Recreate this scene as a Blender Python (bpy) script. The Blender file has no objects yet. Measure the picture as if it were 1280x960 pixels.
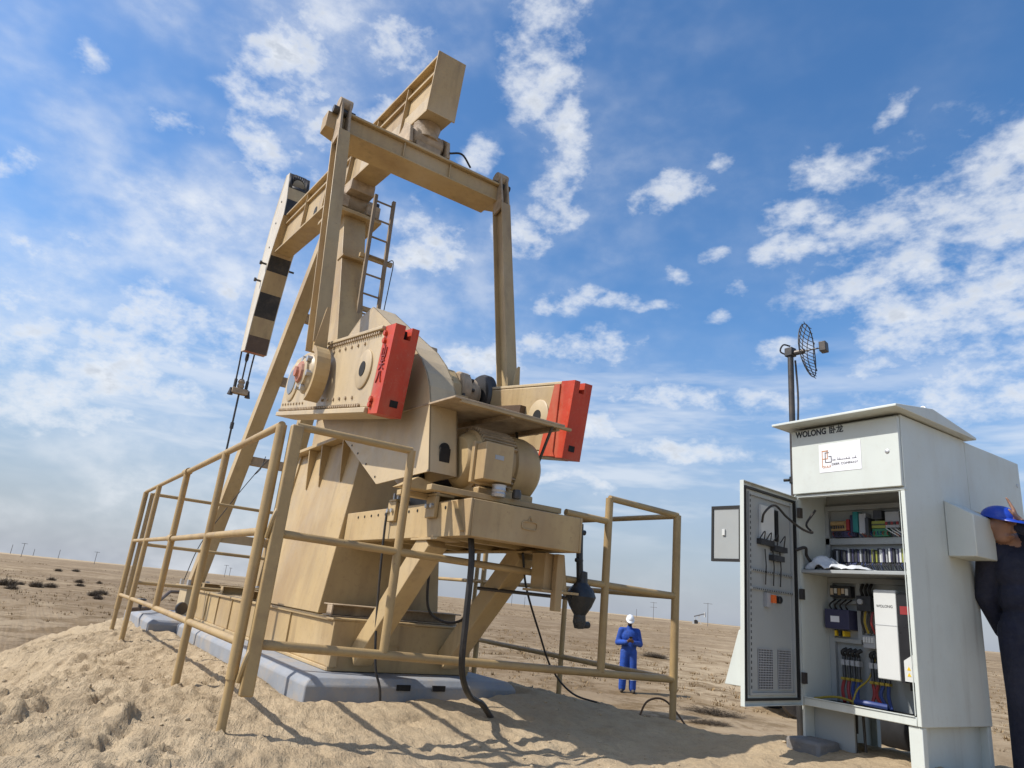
import bpy, bmesh, math, random
import numpy as np
from mathutils import Vector, Matrix, Quaternion
random.seed(7); rng = np.random.default_rng(11)
R = math.radians
scene = bpy.context.scene
COL = scene.collection

# ------------------------------------------------------------------ camera
cam_d = bpy.data.cameras.new('camera'); cam = bpy.data.objects.new('camera', cam_d); COL.objects.link(cam)
scene.camera = cam
cam_d.sensor_width = 36.0; cam_d.lens = 36.0 * 868 / 1280
cam_d.clip_start = 0.05; cam_d.clip_end = 8000
YAW, PITCH, ROLL = R(32.506), R(17.4376), R(5.7106)
_F = Vector((-math.cos(YAW), math.sin(YAW), 0)); _R = Vector((math.sin(YAW), math.cos(YAW), 0)); _Z = Vector((0, 0, 1))
_fw = _F * math.cos(PITCH) + _Z * math.sin(PITCH); _up = -_F * math.sin(PITCH) + _Z * math.cos(PITCH)
_rt = _R * math.cos(ROLL) + _up * math.sin(ROLL); _u2 = -_R * math.sin(ROLL) + _up * math.cos(ROLL)
M = Matrix.Identity(4)
for i in range(3):
    M[i][0] = _rt[i]; M[i][1] = _u2[i]; M[i][2] = -_fw[i]
M[2][3] = 0.625
cam.matrix_world = M

scene.cycles.max_bounces = 5; scene.cycles.diffuse_bounces = 2; scene.cycles.glossy_bounces = 2; scene.cycles.transparent_max_bounces = 4

# ------------------------------------------------------------------ sun, sky, exposure
SUN_EL, SUN_AZ = R(47), R(69)           # light travels towards +X,+Y
L = Vector((math.cos(SUN_EL) * math.cos(SUN_AZ), math.cos(SUN_EL) * math.sin(SUN_AZ), -math.sin(SUN_EL)))
sun_d = bpy.data.lights.new('sun', 'SUN'); sun_d.energy = 4.35; sun_d.angle = R(0.53); sun_d.color = (1.0, 0.955, 0.895)
sun = bpy.data.objects.new('sun', sun_d); COL.objects.link(sun)
sun.rotation_euler = L.to_track_quat('-Z', 'Y').to_euler(); sun.location = (-30, -20, 30)
scene.view_settings.view_transform = 'Standard'; scene.view_settings.look = 'None'
scene.view_settings.exposure = 0.15; scene.view_settings.gamma = 1; scene.view_settings.use_curve_mapping = False

world = bpy.data.worlds.new('World'); scene.world = world; world.use_nodes = True
wn = world.node_tree; wn.nodes.clear(); wl = wn.links.new
def W(t, **k):
    n = wn.nodes.new(t)
    for a, b in k.items(): setattr(n, a, b)
    return n
def wmath(op, a, b=None, c=None):
    n = W('ShaderNodeMath', operation=op)
    for i, v in enumerate((a, b, c)):
        if v is None: continue
        if isinstance(v, (int, float)): n.inputs[i].default_value = v
        else: wl(v, n.inputs[i])
    return n.outputs[0]
def wrange(v, a, b, c, d, smooth=True):
    n = W('ShaderNodeMapRange', interpolation_type='SMOOTHSTEP' if smooth else 'LINEAR')
    wl(v, n.inputs[0])
    for i, x in enumerate((a, b, c, d)): n.inputs[1 + i].default_value = x
    return n.outputs[0]
sky = W('ShaderNodeTexSky', sky_type='NISHITA', sun_disc=False, sun_elevation=SUN_EL, sun_rotation=math.atan2(-math.cos(SUN_AZ), -math.sin(SUN_AZ)) % (2*math.pi),
        altitude=0, air_density=1.0, dust_density=.9, ozone_density=3.0)
tc = W('ShaderNodeTexCoord'); sp = W('ShaderNodeSeparateXYZ'); wl(tc.outputs['Generated'], sp.inputs[0])
az = wmath('ARCTAN2', sp.outputs[1], wmath('MULTIPLY', sp.outputs[0], -1.0)); el = wmath('ARCSINE', sp.outputs[2])
cb = W('ShaderNodeCombineXYZ'); wl(az, cb.inputs[0]); wl(el, cb.inputs[1])
# clouds: where they stand in the sky (azimuth, elevation, half-width, half-height, weight)
CL = [(1.183,.452,.100,.085,1.1),(1.092,.495,.075,.036,.9),(1.235,.517,.055,.045,1.0),(1.155,.348,.11,.05,.95),(1.262,.568,.06,.018,1.0),
 (1.035,.595,.055,.020,1.0),(.999,.537,.055,.026,.8),(.975,.488,.042,.015,.8),(.790,.585,.075,.028,.72),(.877,.626,.035,.020,.6),(1.107,.649,.026,.013,.85),
 (.572,.765,.055,.10,1.0),(.620,.66,.04,.06,.7),(.156,.685,.12,.070,.62),(.159,.545,.085,.050,.62),(.291,.719,.115,.060,.6),(.127,.617,.075,.040,.6),(.22,.60,.07,.05,.5),
 (.616,.568,.055,.060,.75),(.570,.510,.065,.045,.65),(.101,.325,.058,.036,1.1),(.147,.265,.090,.040,.95),(-.095,.307,.034,.040,1.05),(-.027,.262,.075,.026,1.0),
 (-.050,.203,.085,.043,.85),(.155,.362,.036,.014,.85),(-.098,.579,.021,.012,1.0),(-.137,.431,.026,.013,.9),(-.037,.377,.024,.008,.85),(-.13,.66,.05,.02,.6),
 (.654,.360,.095,.024,.95),(.527,.335,.065,.034,.85),(.741,.427,.050,.011,.8),(.878,.413,.026,.011,.8),(.800,.469,.028,.013,.7),(.407,.479,.080,.055,.6),
 (.818,.230,.16,.018,.6),(.685,.177,.14,.018,.5),(.938,.298,.065,.027,.75),(.817,.297,.11,.022,.65),(1.005,.413,.045,.026,.8),(.027,.171,.16,.030,.55),(.860,.495,.036,.015,.6),
 (1.20,.40,.13,.09,1.1),(1.10,.42,.08,.05,.9),(1.27,.48,.08,.07,1.0),(.48,.26,.12,.03,.8),(.30,.33,.06,.04,.7),(.05,.235,.13,.03,.9),(.70,.255,.12,.02,.8),(1.0,.22,.14,.02,.7),(1.25,.30,.08,.03,.8),(.33,.62,.05,.035,.8),(.47,.62,.045,.03,.7),(.63,.44,.06,.02,.7),(.02,.55,.05,.015,.7),(.9,.45,.03,.012,.8),(.96,.36,.04,.018,.8),
 (-.6,.4,.2,.07,.8),(1.7,.5,.25,.09,.9),(2.4,.35,.3,.07,.9),(-1.4,.5,.25,.1,.8),(-2.3,.4,.3,.09,.9),(3.0,.6,.2,.1,.8),(1.5,1.0,.2,.1,.8),(-.4,1.0,.25,.1,.7)]
# warp the outline positions with noise so no cloud is an ellipse
wn1 = W('ShaderNodeTexNoise'); wn1.inputs['Scale'].default_value = 9; wn1.inputs['Detail'].default_value = 3
wl(tc.outputs['Generated'], wn1.inputs['Vector'])
wv = W('ShaderNodeVectorMath', operation='SUBTRACT'); wl(wn1.outputs['Color'], wv.inputs[0]); wv.inputs[1].default_value = (.5, .5, .5)
wv2 = W('ShaderNodeVectorMath', operation='SCALE'); wl(wv.outputs[0], wv2.inputs[0]); wv2.inputs['Scale'].default_value = .085
wadd = W('ShaderNodeVectorMath', operation='ADD'); wl(cb.outputs[0], wadd.inputs[0]); wl(wv2.outputs[0], wadd.inputs[1])
zz = W('ShaderNodeVectorMath', operation='MULTIPLY'); wl(wadd.outputs[0], zz.inputs[0]); zz.inputs[1].default_value = (1, 1, 0)
acc = None
for (a, e, ra, re, wt) in CL:
    ra *= 1.75*wt; re *= 1.85*wt
    m = W('ShaderNodeVectorMath', operation='MULTIPLY_ADD'); wl(zz.outputs[0], m.inputs[0])
    m.inputs[1].default_value = (1/ra, 1/re, 0); m.inputs[2].default_value = (-a/ra, -e/re, 0)
    ln = W('ShaderNodeVectorMath', operation='LENGTH'); wl(m.outputs[0], ln.inputs[0])
    v = ln.outputs['Value']
    acc = v if acc is None else wmath('MINIMUM', acc, v)
acc = wrange(acc, 1.5, .1, 0, 1)
st = W('ShaderNodeMapping'); wl(tc.outputs['Generated'], st.inputs[0]); st.inputs['Scale'].default_value = (1, 1, 1.7)
def wnoise(scale, detail, rough, dist=0.0, off=0.0):
    n = W('ShaderNodeTexNoise'); n.inputs['Scale'].default_value = scale; n.inputs['Detail'].default_value = detail
    n.inputs['Roughness'].default_value = rough; n.inputs['Distortion'].default_value = dist
    wl(st.outputs[0], n.inputs['Vector']); return n.outputs['Fac']
nA = wnoise(13, 6, .62, .0); nB = wnoise(40, 3, .6, .0); nC = wnoise(4.2, 4, .6, .0)
dens = wmath('ADD', wmath('MULTIPLY', acc, .60), wmath('ADD', wmath('MULTIPLY', nA, 1.75), wmath('MULTIPLY', nB, .55)))
dens = wmath('ADD', dens, wmath('MULTIPLY', nC, .3))
mask = wrange(dens, 1.50, 2.22, 0, 1)
mask = wmath('MULTIPLY', mask, wrange(acc, .0, .55, 0, 1))
veil = wmath('MULTIPLY', wrange(nC, .34, .72, 0, .42), wrange(nA, .3, .7, .3, 1))    # thin high veil
veil = wmath('MULTIPLY', veil, wrange(az, .0, 1.1, 2.3, .2))
st2 = W('ShaderNodeMapping'); wl(tc.outputs['Generated'], st2.inputs[0]); st2.inputs['Scale'].default_value = (1, 1, 5.5)
nD = W('ShaderNodeTexNoise'); nD.inputs['Scale'].default_value = 5.5; nD.inputs['Detail'].default_value = 4; nD.inputs['Roughness'].default_value = .58; wl(st2.outputs[0], nD.inputs['Vector'])
lowc = wmath('MULTIPLY', wrange(nD.outputs['Fac'], .40, .72, 0, .62), wmath('MULTIPLY', wrange(el, .06, .16, 0, 1), wrange(el, .26, .42, 1, 0)))
veil = wmath('MAXIMUM', veil, lowc)
mask = wmath('MAXIMUM', mask, veil)
mask = wmath('MULTIPLY', mask, .90)
# thicker cloud is greyer underneath
core = wrange(dens, 1.85, 2.35, 0, 1)
shade = wrange(nB, .35, .62, 0, 1)
ccol = W('ShaderNodeMix', data_type='RGBA'); wl(wmath('MULTIPLY', core, shade), ccol.inputs[0])
ccol.inputs[6].default_value = (6.9, 7.15, 7.5, 1); ccol.inputs[7].default_value = (4.9, 5.25, 5.8, 1)
hs = W('ShaderNodeHueSaturation'); hs.inputs['Saturation'].default_value = 1.22; hs.inputs['Value'].default_value = 1.45; wl(sky.outputs[0], hs.inputs['Color'])
hz = W('ShaderNodeMix', data_type='RGBA'); wl(wrange(el, -.02, .42, .9, 0), hz.inputs[0]); wl(hs.outputs[0], hz.inputs[6]); hz.inputs[7].default_value = (3.05, 3.4, 4.1, 1)   # desert haze low over the horizon
mx = W('ShaderNodeMix', data_type='RGBA'); wl(mask, mx.inputs[0]); wl(hz.outputs[2], mx.inputs[6]); wl(ccol.outputs[2], mx.inputs[7])
bg = W('ShaderNodeBackground'); bg.inputs[1].default_value = 0.115; wl(mx.outputs[2], bg.inputs[0])
wo = W('ShaderNodeOutputWorld'); wl(bg.outputs[0], wo.inputs[0])
world.cycles.sampling_method = 'MANUAL'; world.cycles.sample_map_resolution = 256

# ------------------------------------------------------------------ helpers
ORG = {}
def tag(o, label=None, cat=None, group=None, kind=None):
    if label: o['label'] = label
    if cat: o['category'] = cat
    if group: o['group'] = group
    if kind: o['kind'] = kind
    return o
def thing(name, loc, label, cat, group=None):
    o = bpy.data.objects.new(name, None); COL.objects.link(o); o.location = loc; o.empty_display_size = .2
    ORG[o.name] = Vector(loc); return tag(o, label, cat, group)
def V(*a): return Vector(a)
def frame(d, up=None):
    d = Vector(d).normalized()
    up = Vector(up) if up is not None else Vector((0, 0, 1))
    if abs(d.dot(up.normalized())) > .985: up = Vector((1, 0, 0))
    s = d.cross(up).normalized(); return s, s.cross(d).normalized()
class MB:
    def __init__(s): s.v = []; s.f = []; s.m = []
    def add(s, vs, fs, mi=0):
        b = len(s.v); s.v += [tuple(x) for x in vs]; s.f += [tuple(b + i for i in f) for f in fs]; s.m += [mi] * len(fs); return s
    def box(s, x0, x1, y0, y1, z0, z1, mi=0):
        x0, x1 = sorted((x0, x1)); y0, y1 = sorted((y0, y1)); z0, z1 = sorted((z0, z1))
        return s.add([(x0,y0,z0),(x1,y0,z0),(x1,y1,z0),(x0,y1,z0),(x0,y0,z1),(x1,y0,z1),(x1,y1,z1),(x0,y1,z1)],
                     [(0,3,2,1),(4,5,6,7),(0,1,5,4),(1,2,6,5),(2,3,7,6),(3,0,4,7)], mi)
    def hexa(s, p, mi=0):
        return s.add(p, [(0,3,2,1),(4,5,6,7),(0,1,5,4),(1,2,6,5),(2,3,7,6),(3,0,4,7)], mi)
    def bar(s, p, q, w, h, up=None, w2=None, h2=None, mi=0):
        p, q = Vector(p), Vector(q); a, b = frame(q - p, up); w2 = w2 or w; h2 = h2 or h
        vs = [p - a*w/2 - b*h/2, p + a*w/2 - b*h/2, p + a*w/2 + b*h/2, p - a*w/2 + b*h/2,
              q - a*w2/2 - b*h2/2, q + a*w2/2 - b*h2/2, q + a*w2/2 + b*h2/2, q - a*w2/2 + b*h2/2]
        return s.hexa(vs, mi)
    def cyl(s, p, q, r, n=16, r2=None, mi=0, caps=True):
        p, q = Vector(p), Vector(q); a, b = frame(q - p); r2 = r if r2 is None else r2; vs = []
        for k in range(n):
            t = 2*math.pi*k/n; d = a*math.cos(t) + b*math.sin(t); vs.append(p + d*r); vs.append(q + d*r2)
        fs = [(2*k, 2*((k+1) % n), 2*((k+1) % n)+1, 2*k+1) for k in range(n)]
        if caps: fs += [tuple(2*k for k in range(n))[::-1], tuple(2*k+1 for k in range(n))]
        return s.add(vs, fs, mi)
    def tube(s, pts, r, n=8, mi=0, caps=True):
        pts = [Vector(p) for p in pts]; N = len(pts); vs = []; a = None
        for i, p in enumerate(pts):
            d = (pts[min(i+1, N-1)] - pts[max(i-1, 0)]).normalized()
            if a is None: a, _ = frame(d)
            a = (a - d*a.dot(d)).normalized(); b = d.cross(a)
            rr = r[i] if isinstance(r, (list, tuple)) else r
            for k in range(n):
                t = 2*math.pi*k/n; vs.append(p + (a*math.cos(t) + b*math.sin(t))*rr)
        fs = [(i*n+k, i*n+(k+1) % n, (i+1)*n+(k+1) % n, (i+1)*n+k) for i in range(N-1) for k in range(n)]
        if caps: fs += [tuple(range(n))[::-1], tuple((N-1)*n+k for k in range(n))]
        return s.add(vs, fs, mi)
    def prism(s, poly, axis, a, b, mi=0, mside=None):
        n = len(poly)
        def mk(u, v, w): return {'y': (u, w, v), 'x': (w, u, v), 'z': (u, v, w)}[axis]
        vs = [mk(u, v, a) for u, v in poly] + [mk(u, v, b) for u, v in poly]
        s.add(vs, [tuple(range(n)), tuple(range(2*n-1, n-1, -1))], mi)
        base = len(s.v) - 2*n
        for k in range(n):
            s.f.append((base+k, base+n+k, base+n+(k+1) % n, base+(k+1) % n)); s.m.append(mi if mside is None else mside)
        return s
    def lathe(s, prof, p, d, n=24, mi=0):
        p = Vector(p); d = Vector(d).normalized(); a, b = frame(d); vs = []
        for (r, h) in prof:
            for k in range(n):
                t = 2*math.pi*k/n; vs.append(p + d*h + (a*math.cos(t) + b*math.sin(t))*max(r, 1e-4))
        N = len(prof)
        fs = [(i*n+k, i*n+(k+1) % n, (i+1)*n+(k+1) % n, (i+1)*n+k) for i in range(N-1) for k in range(n)]
        fs += [tuple(range(n))[::-1], tuple((N-1)*n+k for k in range(n))]
        return s.add(vs, fs, mi)
    def build(s, name, mat, parent=None, bevel=0.0, smooth=32, seg=2, org=None):
        o3 = ORG[parent.name] if parent is not None else Vector(org or (0, 0, 0))
        me = bpy.data.meshes.new(name); me.from_pydata([(x-o3.x, y-o3.y, z-o3.z) for x, y, z in s.v], [], s.f)
        mats = mat if isinstance(mat, (list, tuple)) else [mat]
        for m_ in mats: me.materials.append(MAT[m_] if isinstance(m_, str) else m_)
        if len(mats) > 1: me.polygons.foreach_set('material_index', s.m)
        bm = bmesh.new(); bm.from_mesh(me); bmesh.ops.recalc_face_normals(bm, faces=bm.faces); bm.to_mesh(me); bm.free()
        if smooth:
            me.polygons.foreach_set('use_smooth', [True]*len(me.polygons)); me.set_sharp_from_angle(angle=R(smooth))
        o = bpy.data.objects.new(name, me); COL.objects.link(o); ORG[o.name] = o3
        if parent is not None: o.parent = parent
        else: o.location = o3
        if bevel:
            b = o.modifiers.new('bevel', 'BEVEL'); b.width = bevel; b.segments = seg; b.limit_method = 'ANGLE'; b.angle_limit = R(40)
        return o
def copy_tree(o, parent=None):
    c = o.copy(); COL.objects.link(c); c.parent = parent; ORG[c.name] = ORG[o.name]
    for ch in list(o.children): copy_tree(ch, c)
    return c
def bez(pts, n=12):                      # smooth curve through points (Catmull-Rom)
    pts = [Vector(p) for p in pts]; P = [2*pts[0]-pts[1]] + pts + [2*pts[-1]-pts[-2]]; out = []
    for i in range(1, len(P)-2):
        for k in range(n):
            t = k/n; a, b, c, d = P[i-1], P[i], P[i+1], P[i+2]
            out.append(.5*((2*b) + (c-a)*t + (2*a-5*b+4*c-d)*t*t + (3*b-a-3*c+d)*t**3))
    return out + [pts[-1]]

# ------------------------------------------------------------------ materials
MAT = {}
def mat(name, rgb, rough=.5, metal=0.0, var=.12, vscale=3.0, dirt=None, dscale=2.5, damt=.35, bump=0.0, bscale=60, spec=.5, coat=0.0, streak=False, chips=None, fade=None):
    m = bpy.data.materials.new(name); m.use_nodes = True; nt = m.node_tree; N = nt.nodes; lk = nt.links.new
    p = N['Principled BSDF']; p.inputs['Roughness'].default_value = rough; p.inputs['Metallic'].default_value = metal
    p.inputs['Specular IOR Level'].default_value = spec; p.inputs['Coat Weight'].default_value = coat
    g = N.new('ShaderNodeNewGeometry')
    def noise(sc, det=3, rg=.55, mapv=None):
        n = N.new('ShaderNodeTexNoise'); n.inputs['Scale'].default_value = sc; n.inputs['Detail'].default_value = det; n.inputs['Roughness'].default_value = rg
        src = g.outputs['Position']
        if mapv:
            mp = N.new('ShaderNodeMapping'); mp.inputs['Scale'].default_value = mapv; lk(src, mp.inputs[0]); src = mp.outputs[0]
        lk(src, n.inputs['Vector']); return n.outputs['Fac']
    def mr(v, a, b, c, d):
        n = N.new('ShaderNodeMapRange'); lk(v, n.inputs[0])
        for i, x in enumerate((a, b, c, d)): n.inputs[1+i].default_value = x
        return n.outputs[0]
    def mixc(f, a, b):
        n = N.new('ShaderNodeMix'); n.data_type = 'RGBA'
        if isinstance(f, float): n.inputs[0].default_value = f
        else: lk(f, n.inputs[0])
        for i, c in ((6, a), (7, b)):
            if isinstance(c, tuple): n.inputs[i].default_value = c + (1,) if len(c) == 3 else c
            else: lk(c, n.inputs[i])
        return n.outputs[2]
    def mul2(a, b):
        n = N.new('ShaderNodeMath'); n.operation = 'MULTIPLY'; lk(a, n.inputs[0]); lk(b, n.inputs[1]); return n.outputs[0]
    lo = tuple(c*(1-var) for c in rgb); hi = tuple(min(1, c*(1+var)) for c in rgb)
    c = mixc(mr(noise(vscale), .3, .7, 0, 1), lo, hi)
    if dirt:
        f = mr(noise(dscale, 4, .65, (1, 1, .25) if streak else None), .46, .68, 0, damt)
        c = mixc(f, c, dirt)
        f2 = mr(noise(dscale*9, 3, .7), .55, .75, 0, damt*.7); c = mixc(f2, c, dirt)
    if streak:
        c = mixc(mul2(mr(noise(1.0, 4, .6, (7, 7, .55)), .56, .72, 0, .5), mr(noise(.8, 2), .42, .62, 0, 1)), c, tuple(v*.5 for v in dirt))
    if fade:
        c = mixc(mr(noise(.9, 4, .6), .5, .72, 0, .5), c, fade)
    if chips:
        f3 = mr(noise(22, 4, .72), .675, .71, 0, .8); c = mixc(f3, c, chips)
    lk(c, p.inputs['Base Color'])
    lk(mr(noise(vscale*4, 4), .3, .7, max(.02, rough-.1), min(1, rough+.12)), p.inputs['Roughness'])
    if bump:
        b = N.new('ShaderNodeBump'); b.inputs['Strength'].default_value = bump; b.inputs['Distance'].default_value = .02
        lk(noise(bscale, 3, .6), b.inputs['Height']); lk(b.outputs[0], p.inputs['Normal'])
    MAT[name] = m; return m
DUST = (.40, .31, .20)
mat('tan_paint', (.47, .338, .165), .5, var=.08, vscale=1.7, dirt=(.30, .195, .10), dscale=2.2, damt=.62, bump=.05, bscale=90, streak=True, chips=(.24, .15, .08), fade=(.53, .43, .29))
mat('tan_pipe', (.41, .285, .13), .5, var=.1, vscale=3, dirt=(.26, .17, .09), dscale=5, damt=.45, bump=.06, bscale=120, chips=(.17, .09, .05))
mat('cream_paint', (.53, .41, .245), .45, var=.06, dirt=(.36, .28, .18), damt=.4, streak=True, bump=.04)
mat('dusty_shade_tan', (.42, .32, .21), .7, var=.18, vscale=9, dirt=(.20, .14, .09), dscale=6, damt=.6, bump=.2, bscale=40)  # for dusty parts; on the motor canopy the darker tone stands in for shade
mat('red_paint', (.50, .045, .014), .5, var=.15, dirt=(.46, .20, .11), dscale=3, damt=.45, bump=.06, streak=True, chips=(.40, .28, .20))
mat('rust_red', (.42, .13, .08), .6, var=.25, vscale=14, dirt=(.45, .33, .22), damt=.6)
mat('black_paint', (.022, .02, .018), .5, var=.2, dirt=(.16, .12, .08), damt=.3, dscale=5)
mat('brown_paint', (.10, .06, .035), .55, var=.2, dirt=(.22, .15, .09), damt=.4)
mat('pale_paint', (.62, .56, .45), .5, var=.05, dirt=(.48, .38, .26), damt=.35, streak=True)
mat('ladder_paint', (.25, .19, .125), .65, var=.2, dirt=(.28, .2, .12), damt=.4)
mat('steel', (.42, .41, .39), .35, 0.9, var=.1, dirt=(.3, .24, .18), damt=.4)
mat('galvanised', (.5, .5, .5), .45, .7, var=.12, vscale=9)
mat('dark_steel', (.055, .052, .05), .45, .4, var=.25, dirt=(.16, .12, .08), damt=.4)
mat('rubber', (.018, .017, .017), .55, var=.2, dirt=(.14, .11, .08), damt=.3)
mat('wrap_black', (.012, .017, .024), .35, var=.3, dirt=(.09, .08, .07), damt=.25, bump=.4, bscale=30)
mat('hole_dark', (.01, .009, .008), .8)
mat('concrete_blue', (.255, .272, .295), .75, var=.1, vscale=5, dirt=(.42, .34, .24), dscale=3.5, damt=.55, bump=.12, bscale=50)
mat('concrete', (.17, .165, .16), .9, var=.2, vscale=8, dirt=(.35, .28, .2), damt=.5, bump=.4, bscale=35)
mat('rope', (.045, .04, .035), .6, var=.3, vscale=40)
mat('cabinet_grey', (.575, .61, .565), .42, var=.025, vscale=2, dirt=(.42, .38, .31), dscale=2.5, damt=.22, bump=.03, bscale=3, streak=True)
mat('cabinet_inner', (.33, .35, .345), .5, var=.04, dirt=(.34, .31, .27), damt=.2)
mat('gasket', (.012, .012, .012), .6)
mat('sticker_white', (.80, .80, .82), .35, var=.02)
mat('letter_black', (.012, .012, .014), .4); mat('letter_orange', (.55, .22, .05), .5); mat('letter_grey', (.12, .12, .13), .5); mat('letter_red', (.25, .03, .02), .5)
mat('drive_white', (.60, .61, .585), .4, var=.02); mat('drive_black', (.014, .014, .016), .35); mat('plastic_dark', (.03, .032, .036), .45, var=.3, vscale=30)
mat('plastic_grey', (.35, .36, .37), .5, var=.1); mat('relay_yellow', (.34, .22, .09), .45, var=.15, vscale=30); mat('teal', (.015, .17, .165), .45)
mat('term_green', (.03, .16, .085), .5, var=.2, vscale=30); mat('term_lime', (.26, .28, .05), .5); mat('term_red', (.26, .025, .025), .5); mat('cable_blue', (.025, .05, .19), .5)
mat('cable_yellow', (.36, .26, .03), .5); mat('orange', (.75, .14, .02), .5); mat('warn_yellow', (.75, .5, .02), .5); mat('cream_module', (.62, .50, .36), .5); mat('violet', (.04, .04, .085), .5)
mat('cloth_white', (.62, .64, .66), .85, var=.06, bump=.3, bscale=50)
mat('glass_pale', (.5, .52, .54), .15)
mat('coverall_blue', (.010, .058, .30), .8, var=.25, vscale=7, dirt=(.10, .12, .22), damt=.2, bump=.5, bscale=22)
mat('coverall_navy', (.010, .012, .028), .85, var=.25, vscale=6, dirt=(.04, .04, .05), damt=.3, bump=.5, bscale=18)
mat('skin_dark', (.13, .065, .04), .5, var=.12, vscale=20); mat('skin', (.27, .145, .095), .5, var=.12, vscale=20); mat('black_cloth', (.008, .008, .009), .8)
mat('hardhat_white', (.8, .8, .78), .3, var=.02); mat('hardhat_blue', (.01, .05, .38), .3, var=.05); mat('reflective', (.62, .65, .66), .35)
mat('boot', (.02, .017, .015), .6, dirt=(.25, .2, .14), damt=.5); mat('phone_black', (.01, .01, .012), .2); mat('hair', (.01, .008, .007), .6)
mat('twig', (.085, .062, .04), .9, var=.35, vscale=6); mat('dry_grass', (.235, .155, .07), .9, var=.35, vscale=1.3); mat('rock', (.44, .345, .22), .95, var=.15, vscale=9, bump=.5, bscale=25)
mat('pole_wood', (.16, .15, .145), .8); mat('far_white', (.5, .5, .48), .6); mat('car_paint', (.55, .55, .53), .3, coat=.4, dirt=(.42, .34, .25), damt=.4); mat('car_glass', (.02, .025, .03), .08); mat('tail_red', (.4, .02, .02), .2)

# sand: grain, stains and fine relief on the terrain
def sand_material():
    m = bpy.data.materials.new('sand'); m.use_nodes = True; nt = m.node_tree; N = nt.nodes; lk = nt.links.new
    p = N['Principled BSDF']; p.inputs['Roughness'].default_value = .95; p.inputs['Specular IOR Level'].default_value = .15
    g = N.new('ShaderNodeNewGeometry')
    def noise(sc, det=6, rg=.6, mapv=None, dist=0):
        n = N.new('ShaderNodeTexNoise'); n.inputs['Scale'].default_value = sc; n.inputs['Detail'].default_value = det; n.inputs['Roughness'].default_value = rg; n.inputs['Distortion'].default_value = dist
        mp = N.new('ShaderNodeMapping'); mp.inputs['Scale'].default_value = mapv or (1, 1, 1); lk(g.outputs['Position'], mp.inputs[0]); lk(mp.outputs[0], n.inputs['Vector']); return n.outputs['Fac']
    def mr(v, a, b, c, d):
        n = N.new('ShaderNodeMapRange'); lk(v, n.inputs[0])
        for i, x in enumerate((a, b, c, d)): n.inputs[1+i].default_value = x
        return n.outputs[0]
    def mul(a, b):
        n = N.new('ShaderNodeMath'); n.operation = 'MULTIPLY'; lk(a, n.inputs[0]); lk(b, n.inputs[1]); return n.outputs[0]
    def mixc(f, a, b):
        n = N.new('ShaderNodeMix'); n.data_type = 'RGBA'; lk(f, n.inputs[0])
        for i, c in ((6, a), (7, b)):
            if isinstance(c, tuple): n.inputs[i].default_value = c + (1,)
            else: lk(c, n.inputs[i])
        return n.outputs[2]
    c = mixc(mr(noise(1.1), .3, .7, 0, 1), (.42, .318, .196), (.525, .41, .264))
    c = mixc(mr(noise(6, 5, .65), .45, .72, 0, .55), c, (.32, .235, .145))
    c = mixc(mr(noise(55, 3, .7), .56, .72, 0, .5), c, (.24, .17, .10))
    # the low plain beyond the mound: browner crust with dry growth, and pale worn tracks
    sp_ = N.new('ShaderNodeSeparateXYZ'); lk(g.outputs['Position'], sp_.inputs[0])
    low = mr(sp_.outputs[2], -.55, -.95, 0, 1)
    c = mixc(mul(mr(sp_.outputs[2], -.5, -.9, 0, 1), mr(noise(.07, 4, .6), .40, .60, .15, .85)), c, (.27, .195, .118))
    crust = mul(low, mr(noise(.16, 5, .68), .48, .62, 0, .7))
    c = mixc(crust, c, (.235, .165, .095))
    veg = mul(mul(low, mr(noise(1.3, 5, .75), .48, .60, 0, .9)), mr(noise(.05, 4, .6), .36, .52, .25, 1))
    c = mixc(veg, c, (.16, .105, .05))
    c = mixc(mul(mul(low, mr(noise(.38, 5, .7), .50, .60, 0, .75)), mr(noise(.03, 3, .6), .38, .55, .2, 1)), c, (.19, .125, .06))
    c = mixc(mul(low, mr(noise(.014, 4, .65), .45, .58, 0, .45)), c, (.17, .118, .07))
    lk(c, p.inputs['Base Color'])
    b1 = N.new('ShaderNodeBump'); b1.inputs['Strength'].default_value = .8; b1.inputs['Distance'].default_value = .03; lk(noise(22, 5, .7), b1.inputs['Height'])
    b2 = N.new('ShaderNodeBump'); b2.inputs['Strength'].default_value = .7; b2.inputs['Distance'].default_value = .006; lk(noise(160, 4, .7), b2.inputs['Height'])
    b3 = N.new('ShaderNodeBump'); b3.inputs['Strength'].default_value = .5; b3.inputs['Distance'].default_value = .03
    mp3 = N.new('ShaderNodeMapping'); mp3.inputs['Rotation'].default_value = (0, 0, .31); lk(g.outputs['Position'], mp3.inputs[0]); sc3 = N.new('ShaderNodeVectorMath'); sc3.operation = 'MULTIPLY'; sc3.inputs[1].default_value = (2.0, 13, 4); lk(mp3.outputs[0], sc3.inputs[0])
    n3 = N.new('ShaderNodeTexNoise'); n3.inputs['Scale'].default_value = 1; n3.inputs['Detail'].default_value = 5; n3.inputs['Roughness'].default_value = .7; lk(sc3.outputs[0], n3.inputs['Vector']); lk(mul(mul(mr(n3.outputs['Fac'], .42, .62, 0, 1), mr(sp_.outputs[2], -.75, -.35, 0, 1)), mr(sp_.outputs[1], 1.2, 2.2, 1, .12)), b3.inputs['Height']); lk(b3.outputs[0], b1.inputs['Normal'])
    lk(b1.outputs[0], b2.inputs['Normal']); lk(b2.outputs[0], p.inputs['Normal'])
    MAT['sand'] = m
sand_material()

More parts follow.
